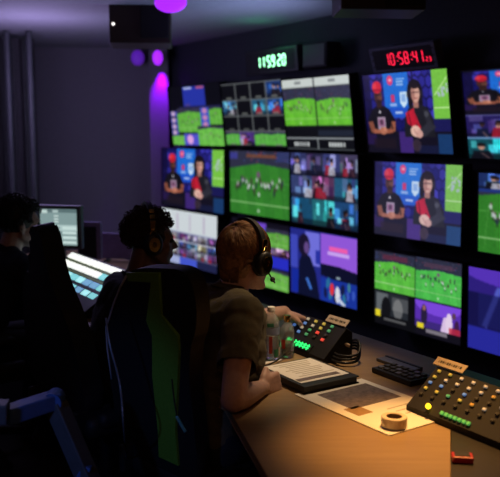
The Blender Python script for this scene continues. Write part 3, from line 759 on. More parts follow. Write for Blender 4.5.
bottle('tall clear water bottle with a white cap beside the olive sleeve', 271, 359, .205, .032, M['white'], .018,
       [(.100, .128, F_ - 1.3, F_ + 1.3, M['label_blue']), (.012, .060, F_ - 1.2, F_ - .7, M['label_green']), (.03, .095, F_ - .25, F_ + .12, M['label_red']), (.016, .045, F_ + .35, F_ + .9, M['label_green']), (.132, .146, F_ - .5, F_ + .3, M['label_green'])], .095)
bottle('shorter clear bottle with a gold cap behind the binder', 287, 357, .155, .028, M['gold'], .024,
       [(.04, .075, F_ - .9, F_ - .3, M['label_red'])], .06)

# headset cable coil and connector behind the binder
o = thing('coiled_cable', 'black coiled cable with a pale plug beyond the binder', 'cable', tuple(PZ(345, 362, ZD)))
pts = []
for i in range(90):
    t = i / 89; a = t * 2 * PI * 3.2; rr = .055 - .010 * t; pts.append((rr * math.cos(a) * 1.0 + .01 * t, rr * math.sin(a) * 1.2, .006 + .012 * (i / 28) + .035 * max(0, math.sin(a + 1)) ** 2))
bm = NB(); tube(bm, pts, .0048, 8); obj('cable', bm, M['black'], o, smooth=180)
bm = NB(); cyl(bm, (-.03, .03, .075), (.02, .03, .055), .009, .007, n=14); obj('plug', bm, mat('pale_plug', (.45, .34, .26), .5), o, label='pale plug')
# cable curving on the desk by the bottles
bm = NB(); tube(bm, spline([PZ(251, 362, ZD + .005), PZ(262, 366, ZD + .006), PZ(276, 361, ZD + .012), PZ(290, 350, ZD + .02)], 10), .003); tag(obj('audio_cable', bm, M['black']), 'thin black cable curving past the foot of the tall bottle', 'cable')
# white note by the bottles
c = PZ(262, 358, ZD); o = bm = NB(); box(bm, (0, 0, 0), (.14, .10, .001), T((c.x, c.y, ZD + .0006)) @ rot(-WY + .1, 'Z')); tag(obj('note_paper', bm, M['paper']), 'small white note under the bottles', 'paper')
# red box and card put in for two glints on the dark wing
c = PZ(462, 461, ZD); o = thing('glint_case', 'small red case put in for a red glint on the black desk wing', 'case', (c.x, c.y, ZD), R(-8))
bm = NB(); box(bm, (0, 0, .009), (.055, .04, .018), bev=.004); obj('case', bm, M['red_dull'], o)
bm = NB(); box(bm, (0, 0, .0185), (.04, .028, .002), bev=.001, seg=1); obj('lid', bm, M['black'], o)
c = PZ(481, 420, ZD); o = NB(); prism(o, [(-.03, 0), (.03, 0), (-.02, .045)], -.004, .004, T((c.x, c.y, ZD)) @ rot(.5, 'Z') @ rot(PI / 2 - .3, 'X'), bev=.001); tag(obj('glint_card', o, mat('grey_card', (.20, .18, .16), .8)), 'small grey card put in for a three cornered glint on the black desk wing', 'card')

# ---------------------------------------------------------------- vision mixer, far monitor, partition
c = PZ(80, 301, ZD); swc = Vector((c.x, c.y, ZD))
o = thing('vision_mixer', 'sloping vision mixer with rows of glowing white and cyan keys', 'control panel', tuple(swc), -WY)
tilt = R(36); hh = .30; w = .80; d = hh * math.cos(tilt); z = hh * math.sin(tilt)
bm = NB(); prism(bm, [(-d / 2 - .03, 0), (d / 2 + .04, 0), (d / 2 + .04, z), (d / 2, z + .02), (-d / 2 - .03, .02)], -w / 2, w / 2, Matrix(((0, 0, 1, 0), (1, 0, 0, 0), (0, 1, 0, 0), (0, 0, 0, 1))), bev=.004)
obj('case', bm, M['black'], o)
fm = T((0, -d / 2, .021)) @ rot(tilt, 'X')
rows = [('cnttcbcc', .035, .036), ('nccctbct', .094, .036), ('ccctcbbt', .150, .036), ('wwwwwwtt', .212, .036), ('wwwwwwww', .268, .036)]
for r_, y, hgt in rows:
    for i, k in enumerate(r_):
        bm = NB(); box(bm, (-w / 2 + .06 + i * (w - .1) / 7.6, y, .006), (.078, hgt, .012), fm, bev=.003, seg=1); obj('key', bm, SW[k], o)
for y in (.065, .122, .180, .241):
    bm = NB(); box(bm, (0, y, .003), (w - .08, .012, .006), fm); obj('legend_strip', bm, SW['k'], o)
bm = NB(); box(bm, (-w / 2 + .02, .10, .008), (.022, .03, .016), fm, bev=.002, seg=1); obj('key', bm, SW['r'], o, label='red key')

c = P(59, 227, 4.62); yaw = R(-14)
o = thing('desk_monitor', 'small grey desk monitor with a pale menu in front of the far person', 'monitor', (c.x, c.y, ZD), yaw)
sw_, sh_ = .232, .212; cz = c.z - ZD
bm = NB(); box(bm, (.004, .02, cz), (sw_ + .04, .035, sh_ + .04), bev=.005); obj('housing', bm, M['steel'], o)
bm = NB(); box(bm, (0, .0, cz), (sw_ + .014, .008, sh_ + .014), bev=.001, seg=1); obj('bezel', bm, M['black'], o)
s = bpy.data.objects.new('screen', screen_mesh(sw_, sh_, pic_menu(), 2)); link(s, o); s.location = (0, -.0055, cz)
bm = NB(); cyl(bm, (0, .05, .01), (0, .045, cz - .05), .016, n=14); obj('stand_neck', bm, M['steel'], o)
bm = NB(); box(bm, (0, .04, .006), (.18, .13, .012), bev=.004); obj('stand_base', bm, M['steel'], o)

c = P(89, 240, 5.0); o = thing('switched_off_monitor', 'dark switched off monitor in a lilac frame on the far desk', 'monitor', (c.x, c.y, ZD), R(-6))
hz = P(89, 222, 5.0).z - ZD
bm = NB(); box(bm, (0, .016, hz / 2 + .03), (.155, .03, hz - .06), bev=.004); obj('frame', bm, M['lilac'], o)
bm = NB(); box(bm, (-.01, -.001, hz / 2 + .02), (.115, .006, hz - .10), bev=.001, seg=1); obj('screen', bm, M['black'], o)
bm = NB(); box(bm, (0, .02, .035), (.05, .03, .06)); box(bm, (0, .02, .006), (.14, .10, .012), bev=.003); obj('stand', bm, M['black'], o)
c = P(120, 240, 5.3); o = thing('desk_divider', 'low lilac divider panel standing on the far desk', 'divider', (c.x, c.y, ZD), R(-5))
hz = P(120, 233, 5.3).z - ZD
bm = NB(); box(bm, (0, 0, hz / 2 + .01), (.24, .03, hz - .02), bev=.005); obj('panel', bm, M['lilac'], o)
for s in (-1, 1):
    bm = NB(); box(bm, (s * .09, 0, .006), (.03, .10, .012), bev=.002); obj('foot', bm, M['black'], o)

# ---------------------------------------------------------------- people
def blob_mesh(bm, voxel, smooth_it=8, wrinkle=0.0, wscale=.08):
    me = bpy.data.meshes.new('tmp'); bm.to_mesh(me); bm.free()
    ob = bpy.data.objects.new('tmp', me); COL.objects.link(ob)
    m = ob.modifiers.new('r', 'REMESH'); m.mode = 'VOXEL'; m.voxel_size = voxel
    if smooth_it:
        s_ = ob.modifiers.new('s', 'SMOOTH'); s_.iterations = smooth_it; s_.factor = .5
    if wrinkle:
        tx = bpy.data.textures.new('wr', 'CLOUDS'); tx.noise_scale = wscale; tx.noise_depth = 1
        d_ = ob.modifiers.new('d', 'DISPLACE'); d_.texture = tx; d_.strength = wrinkle; d_.mid_level = .5; d_.texture_coords = 'GLOBAL'
    dg = bpy.context.evaluated_depsgraph_get(); dg.update()
    res = bpy.data.meshes.new_from_object(ob.evaluated_get(dg))
    bpy.data.objects.remove(ob); bpy.data.meshes.remove(me)
    out = NB(); out.from_mesh(res); bpy.data.meshes.remove(res); return out
def ball(bm, c, r, mtx=None, sub=2):
    s = (r, r, r) if isinstance(r, (int, float)) else r
    bmesh.ops.create_icosphere(bm, subdivisions=sub, radius=1, matrix=(mtx or Matrix()) @ T(Vector(c)) @ Matrix.Diagonal((*s, 1)))
def limb(bm, a, b, r1, r2, mtx=None, sub=2):
    a = Vector(a); b = Vector(b); L = (b - a).length; n = max(2, int(L / (min(r1, r2) * .5)) + 1)
    for i in range(n + 1):
        t = i / n; ball(bm, a.lerp(b, t), r1 + (r2 - r1) * t, mtx, sub)
def hand(bm, wrist, d, up, thumb_side, curl, size=1.0):
    """palm, four unequal curled fingers and a side thumb; d = pointing direction, up = back of the hand"""
    d = Vector(d).normalized(); up = Vector(up); up = (up - d * up.dot(d)).normalized(); x = d.cross(up).normalized() * thumb_side
    w = Vector(wrist); s = size
    def pt(a, b_, c): return w + d * a * s + x * b_ * s + up * c * s
    for k, off in enumerate((.028, .010, -.009, -.026)):
        limb(bm, pt(.012, off * .6, 0), pt(.085, off, .002), .014 * s, .0125 * s)
        L = (.040, .045, .042, .033)[k]; p0 = pt(.088, off, .002); ang = 0.0; r = (.0095, .0098, .0095, .0082)[k] * s
        for seg, ln in enumerate((L, L * .62, L * .5)):
            ang += curl * (.85, 1.0, .7)[seg]
            q = p0 + (d * math.cos(ang) - up * math.sin(ang)) * ln * s
            limb(bm, p0, q, r, r * .9); p0 = q; r *= .9
    a0 = pt(.022, .030, -.004); a1 = pt(.055, .052, -.016); a2 = pt(.080, .050 - .012 * curl, -.030); a3 = pt(.098, .040 - .02 * curl, -.038)
    limb(bm, pt(.01, .014, 0), a0, .015 * s, .015 * s); limb(bm, a0, a1, .0145 * s, .0115 * s); limb(bm, a1, a2, .011 * s, .010 * s); limb(bm, a2, a3, .0098 * s, .0085 * s)
def head_prims(bm, HM, beard=False):
    ball(bm, (0, -.015, .035), (.074, .094, .083), HM, 3); ball(bm, (0, .030, -.035), (.060, .062, .078), HM, 3); ball(bm, (0, .045, -.080), (.042, .042, .036), HM)
    ball(bm, (0, .072, -.100), .019, HM); ball(bm, (0, .060, .020), (.056, .030, .045), HM)
    for s in (-1, 1):
        limb(bm, (s * .055, .0, -.055), (s * .025, .065, -.098), .018, .016, HM); ball(bm, (s * .040, .062, -.028), (.020, .020, .018), HM)
        ball(bm, (s * .028, .084, .018), (.022, .010, .007), HM)
        ball(bm, (s * .0745, -.008, -.010), (.010, .020, .031), HM); ball(bm, (s * .079, -.012, .004), (.007, .018, .018), HM); ball(bm, (s * .009, .098, -.034), (.009, .011, .008), HM)
    limb(bm, (0, .088, .012), (0, .112, -.030), .009, .012, HM)
    ball(bm, (0, .092, -.060), (.020, .010, .006), HM); ball(bm, (0, .090, -.072), (.018, .010, .007), HM)
def bez_cut(bm, co, no):
    g = bm.verts[:] + bm.edges[:] + bm.faces[:]
    bmesh.ops.bisect_plane(bm, geom=g, plane_co=co, plane_no=no, clear_outer=True, dist=1e-5)
def person(label, J, head_yaw, head_pitch, skin, shirt_m, sleeve, hairfn, hand_r, hand_l, voxel=.0065, head_roll=0.0, chest=1.0):
    pel = Vector(J['pelvis']); nb = Vector(J['neck']); hc = Vector(J['head']); sR, sL = Vector(J['shR']), Vector(J['shL'])
    o = thing('person', label, 'person', (pel.x, pel.y, 0))
    HM = T(hc) @ rot(-head_yaw, 'Z') @ rot(head_pitch, 'X') @ rot(head_roll, 'Y')
    bm = NB(); head_prims(bm, HM)
    jaw = HM @ Vector((0, -.03, -.055)); limb(bm, jaw, nb, .053, .062)
    ch = (sR + sL) / 2 + (pel - nb) * .16
    lat = (sR - sL).normalized(); up = (nb - pel).normalized(); fw = up.cross(lat).normalized()
    def torso(b, g):
        OM = Matrix((lat, fw, up)).transposed().to_4x4()
        n = 9
        for i in range(n + 1):
            t = i / n; c = pel.lerp(nb, t * .86); wdt = .155 + .035 * math.sin(min(1, t * 1.15) * PI * .55); dp = .118 + .014 * math.sin(t * PI)
            if t > .85: wdt *= .9
            ball(b, (0, 0, 0), (wdt * chest + g, dp * chest + g, .075 + g), T(c) @ OM, 3)
        limb(b, nb - up * .02, sR + (nb - sR) * .15, .058 + g, .060 + g); limb(b, nb - up * .02, sL + (nb - sL) * .15, .058 + g, .060 + g)
        limb(b, sR, sR.lerp(ch, .45), .066 + g, .085 + g); limb(b, sL, sL.lerp(ch, .45), .066 + g, .085 + g)
    torso(bm, 0)
    for S, E_, W_ in ((sR, J['elR'], J['wrR']), (sL, J['elL'], J['wrL'])):
        E_ = Vector(E_); W_ = Vector(W_); limb(bm, S, E_, .056, .041); mid = E_.lerp(W_, .28); limb(bm, E_, mid, .041, .043); limb(bm, mid, W_, .043, .027)
    hand(bm, J['wrR'], *hand_r); hand(bm, J['wrL'], *hand_l)
    legs = (('hipR', 'knR', 'anR', 'toR'), ('hipL', 'knL', 'anL', 'toL'))
    for h_, k_, a_, t_ in legs:
        limb(bm, J[h_], J[k_], .088, .058); limb(bm, J[k_], Vector(J[k_]).lerp(Vector(J[a_]), .3), .058, .056); limb(bm, Vector(J[k_]).lerp(Vector(J[a_]), .3), J[a_], .056, .037); limb(bm, J[a_], J[t_], .038, .030)
    body = obj('body', blob_mesh(bm, voxel, 5), skin, o, smooth=180, world=True)
    bm = NB()
    for s in (-1, 1): ball(bm, (s * .031, .0795, .002), (.0125, .0125, .0125), HM, 2)
    obj('eyes', bm, M['eye'], o, smooth=180, world=True)
    # shirt
    bm = NB(); torso(bm, .013); limb(bm, nb - up * .015, nb + up * .012, .070, .066)
    ends = []
    for S, E_, W_ in ((sR, J['elR'], J['wrR']), (sL, J['elL'], J['wrL'])):
        E_ = Vector(E_); W_ = Vector(W_)
        if sleeve == 'short':
            e = S.lerp(E_, .80); limb(bm, S, e, .072, .066); ends.append((S.lerp(E_, .62), (E_ - S).normalized()))
        else:
            limb(bm, S, E_, .070, .056); limb(bm, E_, W_, .056, .038); ends.append((E_.lerp(W_, .97), (W_ - E_).normalized()))
    bm = blob_mesh(bm, voxel * 1.15, 6, .016 if sleeve == 'short' else .02, .07)
    sep = []
    for co, no in ends:      # open the sleeve at its hem, leaving everything that is not this sleeve
        kill = []
        for f in bm.faces:
            m_ = f.calc_center_median(); 
            if (m_ - co).dot(no) > 0 and ((m_ - co) - no * (m_ - co).dot(no)).length < .10 and (m_ - co).dot(no) < .13: kill.append(f)
        bmesh.ops.delete(bm, geom=kill, context='FACES')
    obj('shirt', bm, shirt_m, o, smooth=180, world=True)
    bm = NB()
    cz = nb + up * .016
    OM = Matrix((lat, fw, up)).transposed().to_4x4()
    tube(bm, [T(cz) @ OM @ Vector((.070 * math.cos(a * PI / 16), .070 * math.sin(a * PI / 16), .010 * math.sin(a * PI / 16) * -1)) for a in range(32)], .006, 8, closed=True)
    obj('collar', bm, shirt_m, o, smooth=180, world=True)
    bm = NB()
    for h_, k_, a_, t_ in legs:
        limb(bm, J[h_], J[k_], .103, .071); limb(bm, J[k_], J[a_], .069, .054)
    limb(bm, J['hipR'], J['hipL'], .105, .105); ball(bm, pel, (.16, .16, .11))
    obj('trousers', blob_mesh(bm, .010, 5, .012), M['jeans'], o, smooth=180, world=True)
    for h_, k_, a_, t_ in legs:
        bm = NB(); A = Vector(J[a_]); B_ = Vector(J[t_]); d_ = (B_ - A); d_.z = 0; d_.normalize(); A0 = Vector((A.x, A.y, .045)) - d_ * .035; B0 = Vector((B_.x, B_.y, .038)) + d_ * .02
        limb(bm, A0, B0, .046, .040); limb(bm, A0, Vector((A.x, A.y, .10)), .046, .048)
        bm = blob_mesh(bm, .008, 4)
        bmesh.ops.bisect_plane(bm, geom=bm.verts[:] + bm.edges[:] + bm.faces[:], plane_co=(0, 0, .004), plane_no=(0, 0, -1), clear_outer=True)
        obj('shoe', bm, M['shoe'], o, smooth=180, world=True)
    hairfn(o, HM)
    return o, HM
def sph(th, ph): return Vector((math.sin(th) * math.cos(ph), math.sin(th) * math.sin(ph), math.cos(th)))
def hair_straight(m, n=2800, R_=(.083, .104, .095), nape=-.085, front=.05, seed=3):
    def fn(o, HM):
        r = random.Random(seed); bm = NB(); C = Vector((0, -.016, .036))
        def surf(dv, k=1.0): return C + Vector((dv.x * R_[0] * k, dv.y * R_[1] * k, dv.z * R_[2] * k))
        # scalp cap
        cap = NB(); ball(cap, C, R_, None, 4)
        limb(cap, (0, -.064, .0), (0, -.056, nape + .03), .058, .040, None, 3); limb(cap, (.026, -.052, .0), (.020, -.046, nape + .035), .048, .034); limb(cap, (-.026, -.052, .0), (-.020, -.046, nape + .035), .048, .034)
        for f in [f for f in cap.faces if (f.calc_center_median().y > front and f.calc_center_median().z < .055) or (abs(f.calc_center_median().x) > .045 and f.calc_center_median().z < -.02 and f.calc_center_median().y > -.03)]: cap.faces.remove(f)
        cap = blob_mesh(cap, .006, 3)
        for f in [f for f in cap.faces if (lambda p: (p.y > front and p.z < .05) or (p.y > .0 and p.z < .0) or (p.y > -.03 and p.z < -.03) or p.z < nape)(f.calc_center_median())]: cap.faces.remove(f)
        me = bpy.data.meshes.new('cap'); cap.to_mesh(me); cap.free(); bm.from_mesh(me); bpy.data.meshes.remove(me)
        crown = Vector((.15, -.55, .82)).normalized()
        for i in range(n):
            th = math.acos(1 - r.random() * 1.35); ph = r.random() * 2 * PI; dv = sph(th, ph)
            p = surf(dv)
            if (p.y > front and p.z < .06) or (p.y > .01 and p.z < .02): continue
            t = (dv - crown); t = (t - dv * t.dot(dv)); t = t.normalized() if t.length > 1e-3 else Vector((0, -1, 0))
            L = r.uniform(.035, .07); w_ = r.uniform(.0008, .0016); pts = []
            sw = t.cross(dv) * r.uniform(-.25, .25)
            for k in range(5):
                s_ = k / 4; dd = (dv + (t + sw * s_) * s_ * L / .09).normalized()
                q = surf(dd, 1.005 + .028 * math.sin(s_ * PI * .8) + r.uniform(0, .012))
                if q.z < .0 and q.y < 0: q = Vector((q.x, min(q.y, -.07), q.z))
                pts.append(q)
            tube(bm, pts, w_, 3, radii=[w_, w_ * 1.2, w_, w_ * .8, w_ * .3])
        for i in range(int(n * .3)):         # nape strands hang down
            a = r.uniform(-1.1, 1.1); z = r.uniform(-.06, .02); rx = .066
            kz = 1 + (z - .02) * 2.6; p0 = Vector((rx * kz * math.sin(a), -.060 - .062 * kz * math.cos(a) + .006, z)); L = r.uniform(.02, .045)
            if p0.z - L < nape: L = max(.006, p0.z - nape)
            tube(bm, [p0, p0 + Vector((-p0.x * .06, .003, -L * .5)), p0 + Vector((-p0.x * .14, .010, -L))], .001, 3, radii=[.0012, .0012, .0004])
        bm.transform(HM); obj('hair', bm, m, o, smooth=180, world=True)
    return fn
def hair_curly(m, n=800, seed=5, R_=(.084, .104, .096), curl=.011):
    def fn(o, HM):
        r = random.Random(seed); bm = NB(); C = Vector((0, -.018, .040))
        ball(bm, C, (R_[0] * .96, R_[1] * .96, R_[2] * .96), None, 3)
        for f in [f for f in bm.faces if f.calc_center_median().y > .045 and f.calc_center_median().z < .06]: bm.faces.remove(f)
        for i in range(n):
            dv = sph(math.acos(1 - r.random() * 1.62), r.random() * 2 * PI); k = r.uniform(.96, 1.13)
            p = C + Vector((dv.x * R_[0] * k, dv.y * R_[1] * k, dv.z * R_[2] * k))
            if (p.y > .035 and p.z < .065) or (p.y > 0 and p.z < .0): continue
            a = r.uniform(.006, curl); ax = Vector((r.uniform(-1, 1), r.uniform(-1, 1), r.uniform(-1, 1))).normalized(); q = ax.to_track_quat('Z', 'Y').to_matrix()
            tube(bm, [p + q @ Vector((a * math.cos(j * .9), a * math.sin(j * .9), j * .0014)) for j in range(8)], .0026, 4)
        bm.transform(HM); obj('hair', bm, m, o, smooth=180, world=True)
    return fn
def headphones(label, HM, cup_x=.088, gold=True, mic=False, trim=False, group='headphones worn by the crew'):
    o = thing('headphones', label, 'headphones', tuple(HM @ Vector((0, 0, 0))))
    bm = NB(); pts = [HM @ Vector((.092 * math.cos(a), -.012, .038 + .098 * math.sin(a))) for a in [i * PI / 28 for i in range(29)]]
    bm2 = NB()
    hw = (HM.to_3x3() @ Vector((0, 1, 0))).normalized()
    prev = None
    for i, p in enumerate(pts):
        c_ = HM @ Vector((0, -.012, .038)); rad = (p - c_).normalized()
        ring = [bm.verts.new(p + hw * a * .013 + rad * b_) for a, b_ in ((-1, 0), (-.8, .009), (.8, .009), (1, 0), (.8, -.006), (-.8, -.006))]
        if prev:
            for k in range(6): bm.faces.new((prev[k], ring[k], ring[(k + 1) % 6], prev[(k + 1) % 6]))
        else: bm.faces.new(ring)
        prev = ring
    bm.faces.new(list(reversed(prev)))
    bm2.free(); bmesh.ops.recalc_face_normals(bm, faces=bm.faces); obj('headband', bm, M['black'], o, smooth=40, world=True)
    for s in (-1, 1):
        YM = HM @ T((s * cup_x, -.008, -.008)) @ rot(s * PI / 2, 'Y')
        bm = NB(); lathe(bm, [(.001, .030), (.026, .030), (.034, .026), (.038, .018), (.040, .006), (.038, .0), (.001, .0)], n=32, mtx=YM @ Matrix.Diagonal((1.15, .92, 1, 1))); bmesh.ops.recalc_face_normals(bm, faces=bm.faces); cup = obj('ear_cup', bm, M['black'], o, smooth=50, world=True)
        bm = NB(); lathe(bm, [(.022, .002), (.036, .003), (.041, -.006), (.036, -.014), (.022, -.012), (.022, .002)], n=32, mtx=YM @ Matrix.Diagonal((1.15, .92, 1, 1))); bmesh.ops.recalc_face_normals(bm, faces=bm.faces); obj('ear_cushion', bm, M['leather'], cup, smooth=50, world=True)
        if gold:
            bm = NB(); lathe(bm, [(.010, .030), (.024, .0305), (.024, .033), (.010, .033), (.010, .030)], n=28, mtx=YM @ Matrix.Diagonal((1.1, .9, 1, 1))); bmesh.ops.recalc_face_normals(bm, faces=bm.faces); obj('ear_cup_ring', bm, M['gold'], cup, smooth=50, world=True, label='gold ring')
        bm = NB(); tube(bm, [HM @ Vector((s * (cup_x + .016), -.012 + k * .028, .05 - abs(k) * .055)) for k in (-1, -.8, -.4, 0, .4, .8, 1)], .004, 8); obj('yoke', bm, M['gold'] if gold else M['black'], o, smooth=180, world=True)
        bm = NB(); box(bm, (s * (cup_x + .014), -.012, .060), (.007, .020, .034), HM, bev=.002); obj('slider', bm, M['gold'] if gold else M['black'], o, world=True)
    if trim:
        for a0 in (18, 128):
            for k in range(3):
                a1 = R(a0 + k * 12.5); bm = NB(); pp = HM @ Vector((.1015 * math.cos(a1), -.012, .038 + .1075 * math.sin(a1)))
                box(bm, (0, 0, 0), (.006, .020, .017), HM @ T((.1015 * math.cos(a1), -.012, .038 + .1075 * math.sin(a1))) @ rot(-a1, 'Y'), bev=.002); obj('band_plate', bm, M['gold'], o, world=True)
    if mic:
        bm = NB(); tube(bm, spline([HM @ Vector(v_) for v_ in ((cup_x + .02, .01, -.04), (cup_x + .012, .05, -.075), (.05, .105, -.082), (.02, .125, -.078))], 8), .0028, 8); obj('mic_boom', bm, M['black'], o, smooth=180, world=True)
        bm = NB(); ball(bm, HM @ Vector((.02, .125, -.078)), .010); obj('microphone', bm, M['black_matte'], o, smooth=180, world=True)
    return o

def vyaw(a): return Vector((math.sin(a), math.cos(a), 0)), Vector((math.cos(a), -math.sin(a), 0))
def legs(J, pel, yaw, knee_f=.42, spread=.10, seat=.54, foot_f=.40):
    F, Rt = vyaw(yaw)
    for s, k in ((1, 'R'), (-1, 'L')):
        J['hip' + k] = pel + Rt * s * .085 + Vector((0, 0, -.01)); J['kn' + k] = Vector((pel.x, pel.y, seat)) + F * knee_f + Rt * s * spread
        J['an' + k] = Vector((pel.x, pel.y, .085)) + F * foot_f + Rt * s * spread; J['to' + k] = Vector((pel.x, pel.y, .045)) + F * (foot_f + .15) + Rt * s * (spread + .02)

# --- the man in the olive shirt
F3, R3 = vyaw(R(45))
J = {'pelvis': Vector((-.15, 2.66, .57)), 'neck': P(230, 296, 2.80), 'head': P(246, 258, 2.84), 'shR': P(243, 317, 2.60), 'shL': P(186, 303, 2.95),
     'elR': P(233, 400, 2.37), 'wrR': P(262, 388, 2.55), 'elL': P(250, 322, 3.08), 'wrL': P(284, 312, 3.16)}
legs(J, J['pelvis'], R(45), .42, .11, .56, .38)
man, H3 = person('person in an olive t-shirt with auburn hair, leaning a fist on the desk', J, R(46), R(-6), M['skin_pale'], M['shirt'], 'short',
             hair_straight(M['hair_brown']), ((.62, .75, -.02), (.7, -.65, .25), -1, 1.3), ((.8, .3, -.35), (0, 0, 1), 1, .45), voxel=.0055)
headphones('black headphones with gold rings on the auburn haired person', H3, mic=True)

# --- the curly haired person behind, in profile
J = {'pelvis': Vector((-.57, 3.27, .58)), 'neck': P(137, 282, 3.40), 'head': P(151, 240, 3.42)}
F2, R2 = vyaw(R(58))
cN = J['neck'] - Vector((0, 0, .055)); J['shR'] = cN + R2 * .185; J['shL'] = cN - R2 * .185
J['elR'] = J['shR'] + F2 * .17 + Vector((0, 0, -.23)); J['elL'] = J['shL'] + F2 * .17 + Vector((0, 0, -.23))
J['wrR'] = J['elR'] + F2 * .25 + Vector((0, 0, .01)) - R2 * .05; J['wrL'] = J['elL'] + F2 * .25 + Vector((0, 0, .01)) + R2 * .05
for k in ('wrR', 'wrL', 'elR', 'elL'): J[k].z = max(J[k].z, .785)
legs(J, J['pelvis'], R(58), .42, .11, .56, .36)
p2_, H2 = person('person with curly hair in dark clothes, face in profile towards the screens', J, R(70), R(-2), M['skin_brown'], M['dark_cloth'], 'long',
             hair_curly(M['hair_curly']), (tuple(F2), (0, 0, 1), -1, .35), (tuple(F2), (0, 0, 1), 1, .35), voxel=.008)
headphones('black headphones with gold sliders over curly hair', H2 @ T((0, -.006, .006)) @ Matrix.Diagonal((1.12, 1.1, 1.13, 1)), trim=True)

# --- the dark haired person at the far left
J = {'neck': P(8, 254, 3.92), 'head': P(20, 224, 3.95)}
F1, R1 = vyaw(R(55)); J['pelvis'] = Vector((J['neck'].x - .20, J['neck'].y - .12, .57))
cN = J['neck'] - Vector((0, 0, .05)); J['shR'] = cN + R1 * .185; J['shL'] = cN - R1 * .185
J['elR'] = J['shR'] + F1 * .06 + Vector((0, 0, -.26)); J['elL'] = J['shL'] + F1 * .12 + Vector((0, 0, -.26))
J['wrR'] = J['elR'] + F1 * .10 - R1 * .19; J['wrL'] = J['elL'] + F1 * .12 + R1 * .17
for k in ('wrR', 'wrL', 'elR', 'elL'): J[k].z = max(J[k].z, .785)+ (.02 if k[0] == 'w' else .0)
legs(J, J['pelvis'], R(55), .42, .11, .55, .36)
p1_, H1 = person('person with short dark hair and a navy top, at the far left', J, R(62), R(-2), M['skin_pale'], M['blue_cloth'], 'long',
             hair_curly(M['hair_dark'], 800, 9, (.088, .108, .100), .009), (tuple(F1), (0, 0, 1), -1, .35), (tuple(F1), (0, 0, 1), 1, .35), voxel=.008)

# ---------------------------------------------------------------- chairs
XZ = Matrix(((1, 0, 0, 0), (0, 0, -1, 0), (0, 1, 0, 0), (0, 0, 0, 1)))    # outline (x, y) -> x across, z up; depth towards the sitter
def chair(label, loc, yaw, recline, outline, green, piping, inner, pivot_y, zc, headrest=False, thick=.085, group='gaming chairs at the desk'):
    o = thing('gaming_chair', label, 'chair', loc, -yaw, None)
    # back plane: local y = pivot_y at height zc, leaning back by recline
    BM = T((0, pivot_y, zc)) @ rot(recline, 'X') @ Matrix(((1, 0, 0, 0), (0, 0, 1, 0), (0, 1, 0, 0), (0, 0, 0, 1)))
    bm = NB(); prism(bm, smooth2d(outline, 5), 0, thick, BM, bev=.026); bmesh.ops.recalc_face_normals(bm, faces=bm.faces); back_ = obj('backrest', bm, M['leather'], o, smooth=50)
    if inner:
        bm = NB(); prism(bm, inner, -.006, .004, BM, bev=.002); bmesh.ops.recalc_face_normals(bm, faces=bm.faces); obj('mesh_panel', bm, M['black_matte'], back_)
    if green:
        bm = NB(); prism(bm, green, -.010, .004, BM, bev=.003); bmesh.ops.recalc_face_normals(bm, faces=bm.faces); obj('green_panel', bm, M['green'], back_, label='green panel')
    if piping:
        bm = NB(); tube(bm, [BM @ Vector((x, y, -.002)) for x, y in piping], .0035, 8); obj('piping', bm, M['piping'], back_, smooth=180, label='grey piping')
    if headrest:
        bm = NB(); box(bm, (0, .34, thick + .03), (.24, .13, .07), BM, bev=.03, seg=3); bmesh.ops.recalc_face_normals(bm, faces=bm.faces); obj('headrest', bm, M['leather'], back_, smooth=60)
    bm = NB(); box(bm, (0, .03, .455), (.50, .48, .09), bev=.035, seg=3); obj('seat', bm, M['leather'], o, smooth=60)
    for s in (-1, 1):
        bm = NB(); box(bm, (s * .24, .03, .485), (.07, .40, .07), bev=.03, seg=3); obj('seat_bolster', bm, M['leather'], o, smooth=60)
        bm = NB(); tube(bm, [(s * .20, 0, .40), (s * .30, 0, .40), (s * .305, 0, .44), (s * .305, 0, .63)], .018, 10); arm = obj('armrest', bm, M['black'], o, smooth=60)
        bm = NB(); box(bm, (s * .305, .03, .642), (.08, .24, .03), bev=.011, seg=3); obj('arm_pad', bm, M['black_matte'], arm)
        bm = NB(); box(bm, (s * .20, pivot_y + .08, .48), (.03, .16, .10), bev=.008); obj('hinge', bm, M['black'], o)
    bm = NB(); cyl(bm, (0, 0, .10), (0, 0, .415), .028, n=18); obj('gas_column', bm, M['black'], o, smooth=40)
    for k in range(5):
        a = k * 2 * PI / 5 + .3; e_ = Vector((math.cos(a) * .30, math.sin(a) * .30, .075))
        bm = NB(); tube(bm, [(math.cos(a) * .02, math.sin(a) * .02, .12), (math.cos(a) * .16, math.sin(a) * .16, .105), tuple(e_)], .02, 10, radii=[.030, .024, .018]); lg = obj('base_leg', bm, M['black'], o, smooth=60)
        for s in (-1, 1):
            nx = Vector((-math.sin(a), math.cos(a), 0)); bm = NB(); c0 = Vector((e_.x, e_.y, .030)) + nx * s * .010; cyl(bm, c0, c0 + nx * s * .016, .030, n=18); obj('caster', bm, M['black_matte'], lg)
    return o
out3 = [(-0.108, 0.235), (-0.033, 0.266), (0.096, 0.282), (0.165, 0.284), (0.205, 0.262), (0.222, 0.215), (0.222, 0.151), (0.205, 0.09), (0.180, 0.04), (0.160, -0.069), (0.16, -0.248), (0.14, -.42), (-0.08, -0.43), (-0.255, -0.40), (-0.270, -0.167), (-0.272, 0.035), (-0.206, 0.129)]
gr3 = [(-0.101, 0.246), (0.072, 0.268), (0.06, 0.128), (0.135, 0.076), (0.133, 0.027), (0.075, -0.258), (.07, -.38), (-.03, -.38), (-0.018, -0.282), (-0.019, -0.09), (0.008, 0.052), (-0.021, 0.097), (0.032, 0.234), (-0.096, 0.217)]
in3 = [(-.096, .214), (.029, .231), (-.024, .095), (.004, .052), (-.022, -.09), (-.022, -.30), (-.20, -.32), (-.215, -.1), (-.225, .03), (-.17, .12)]
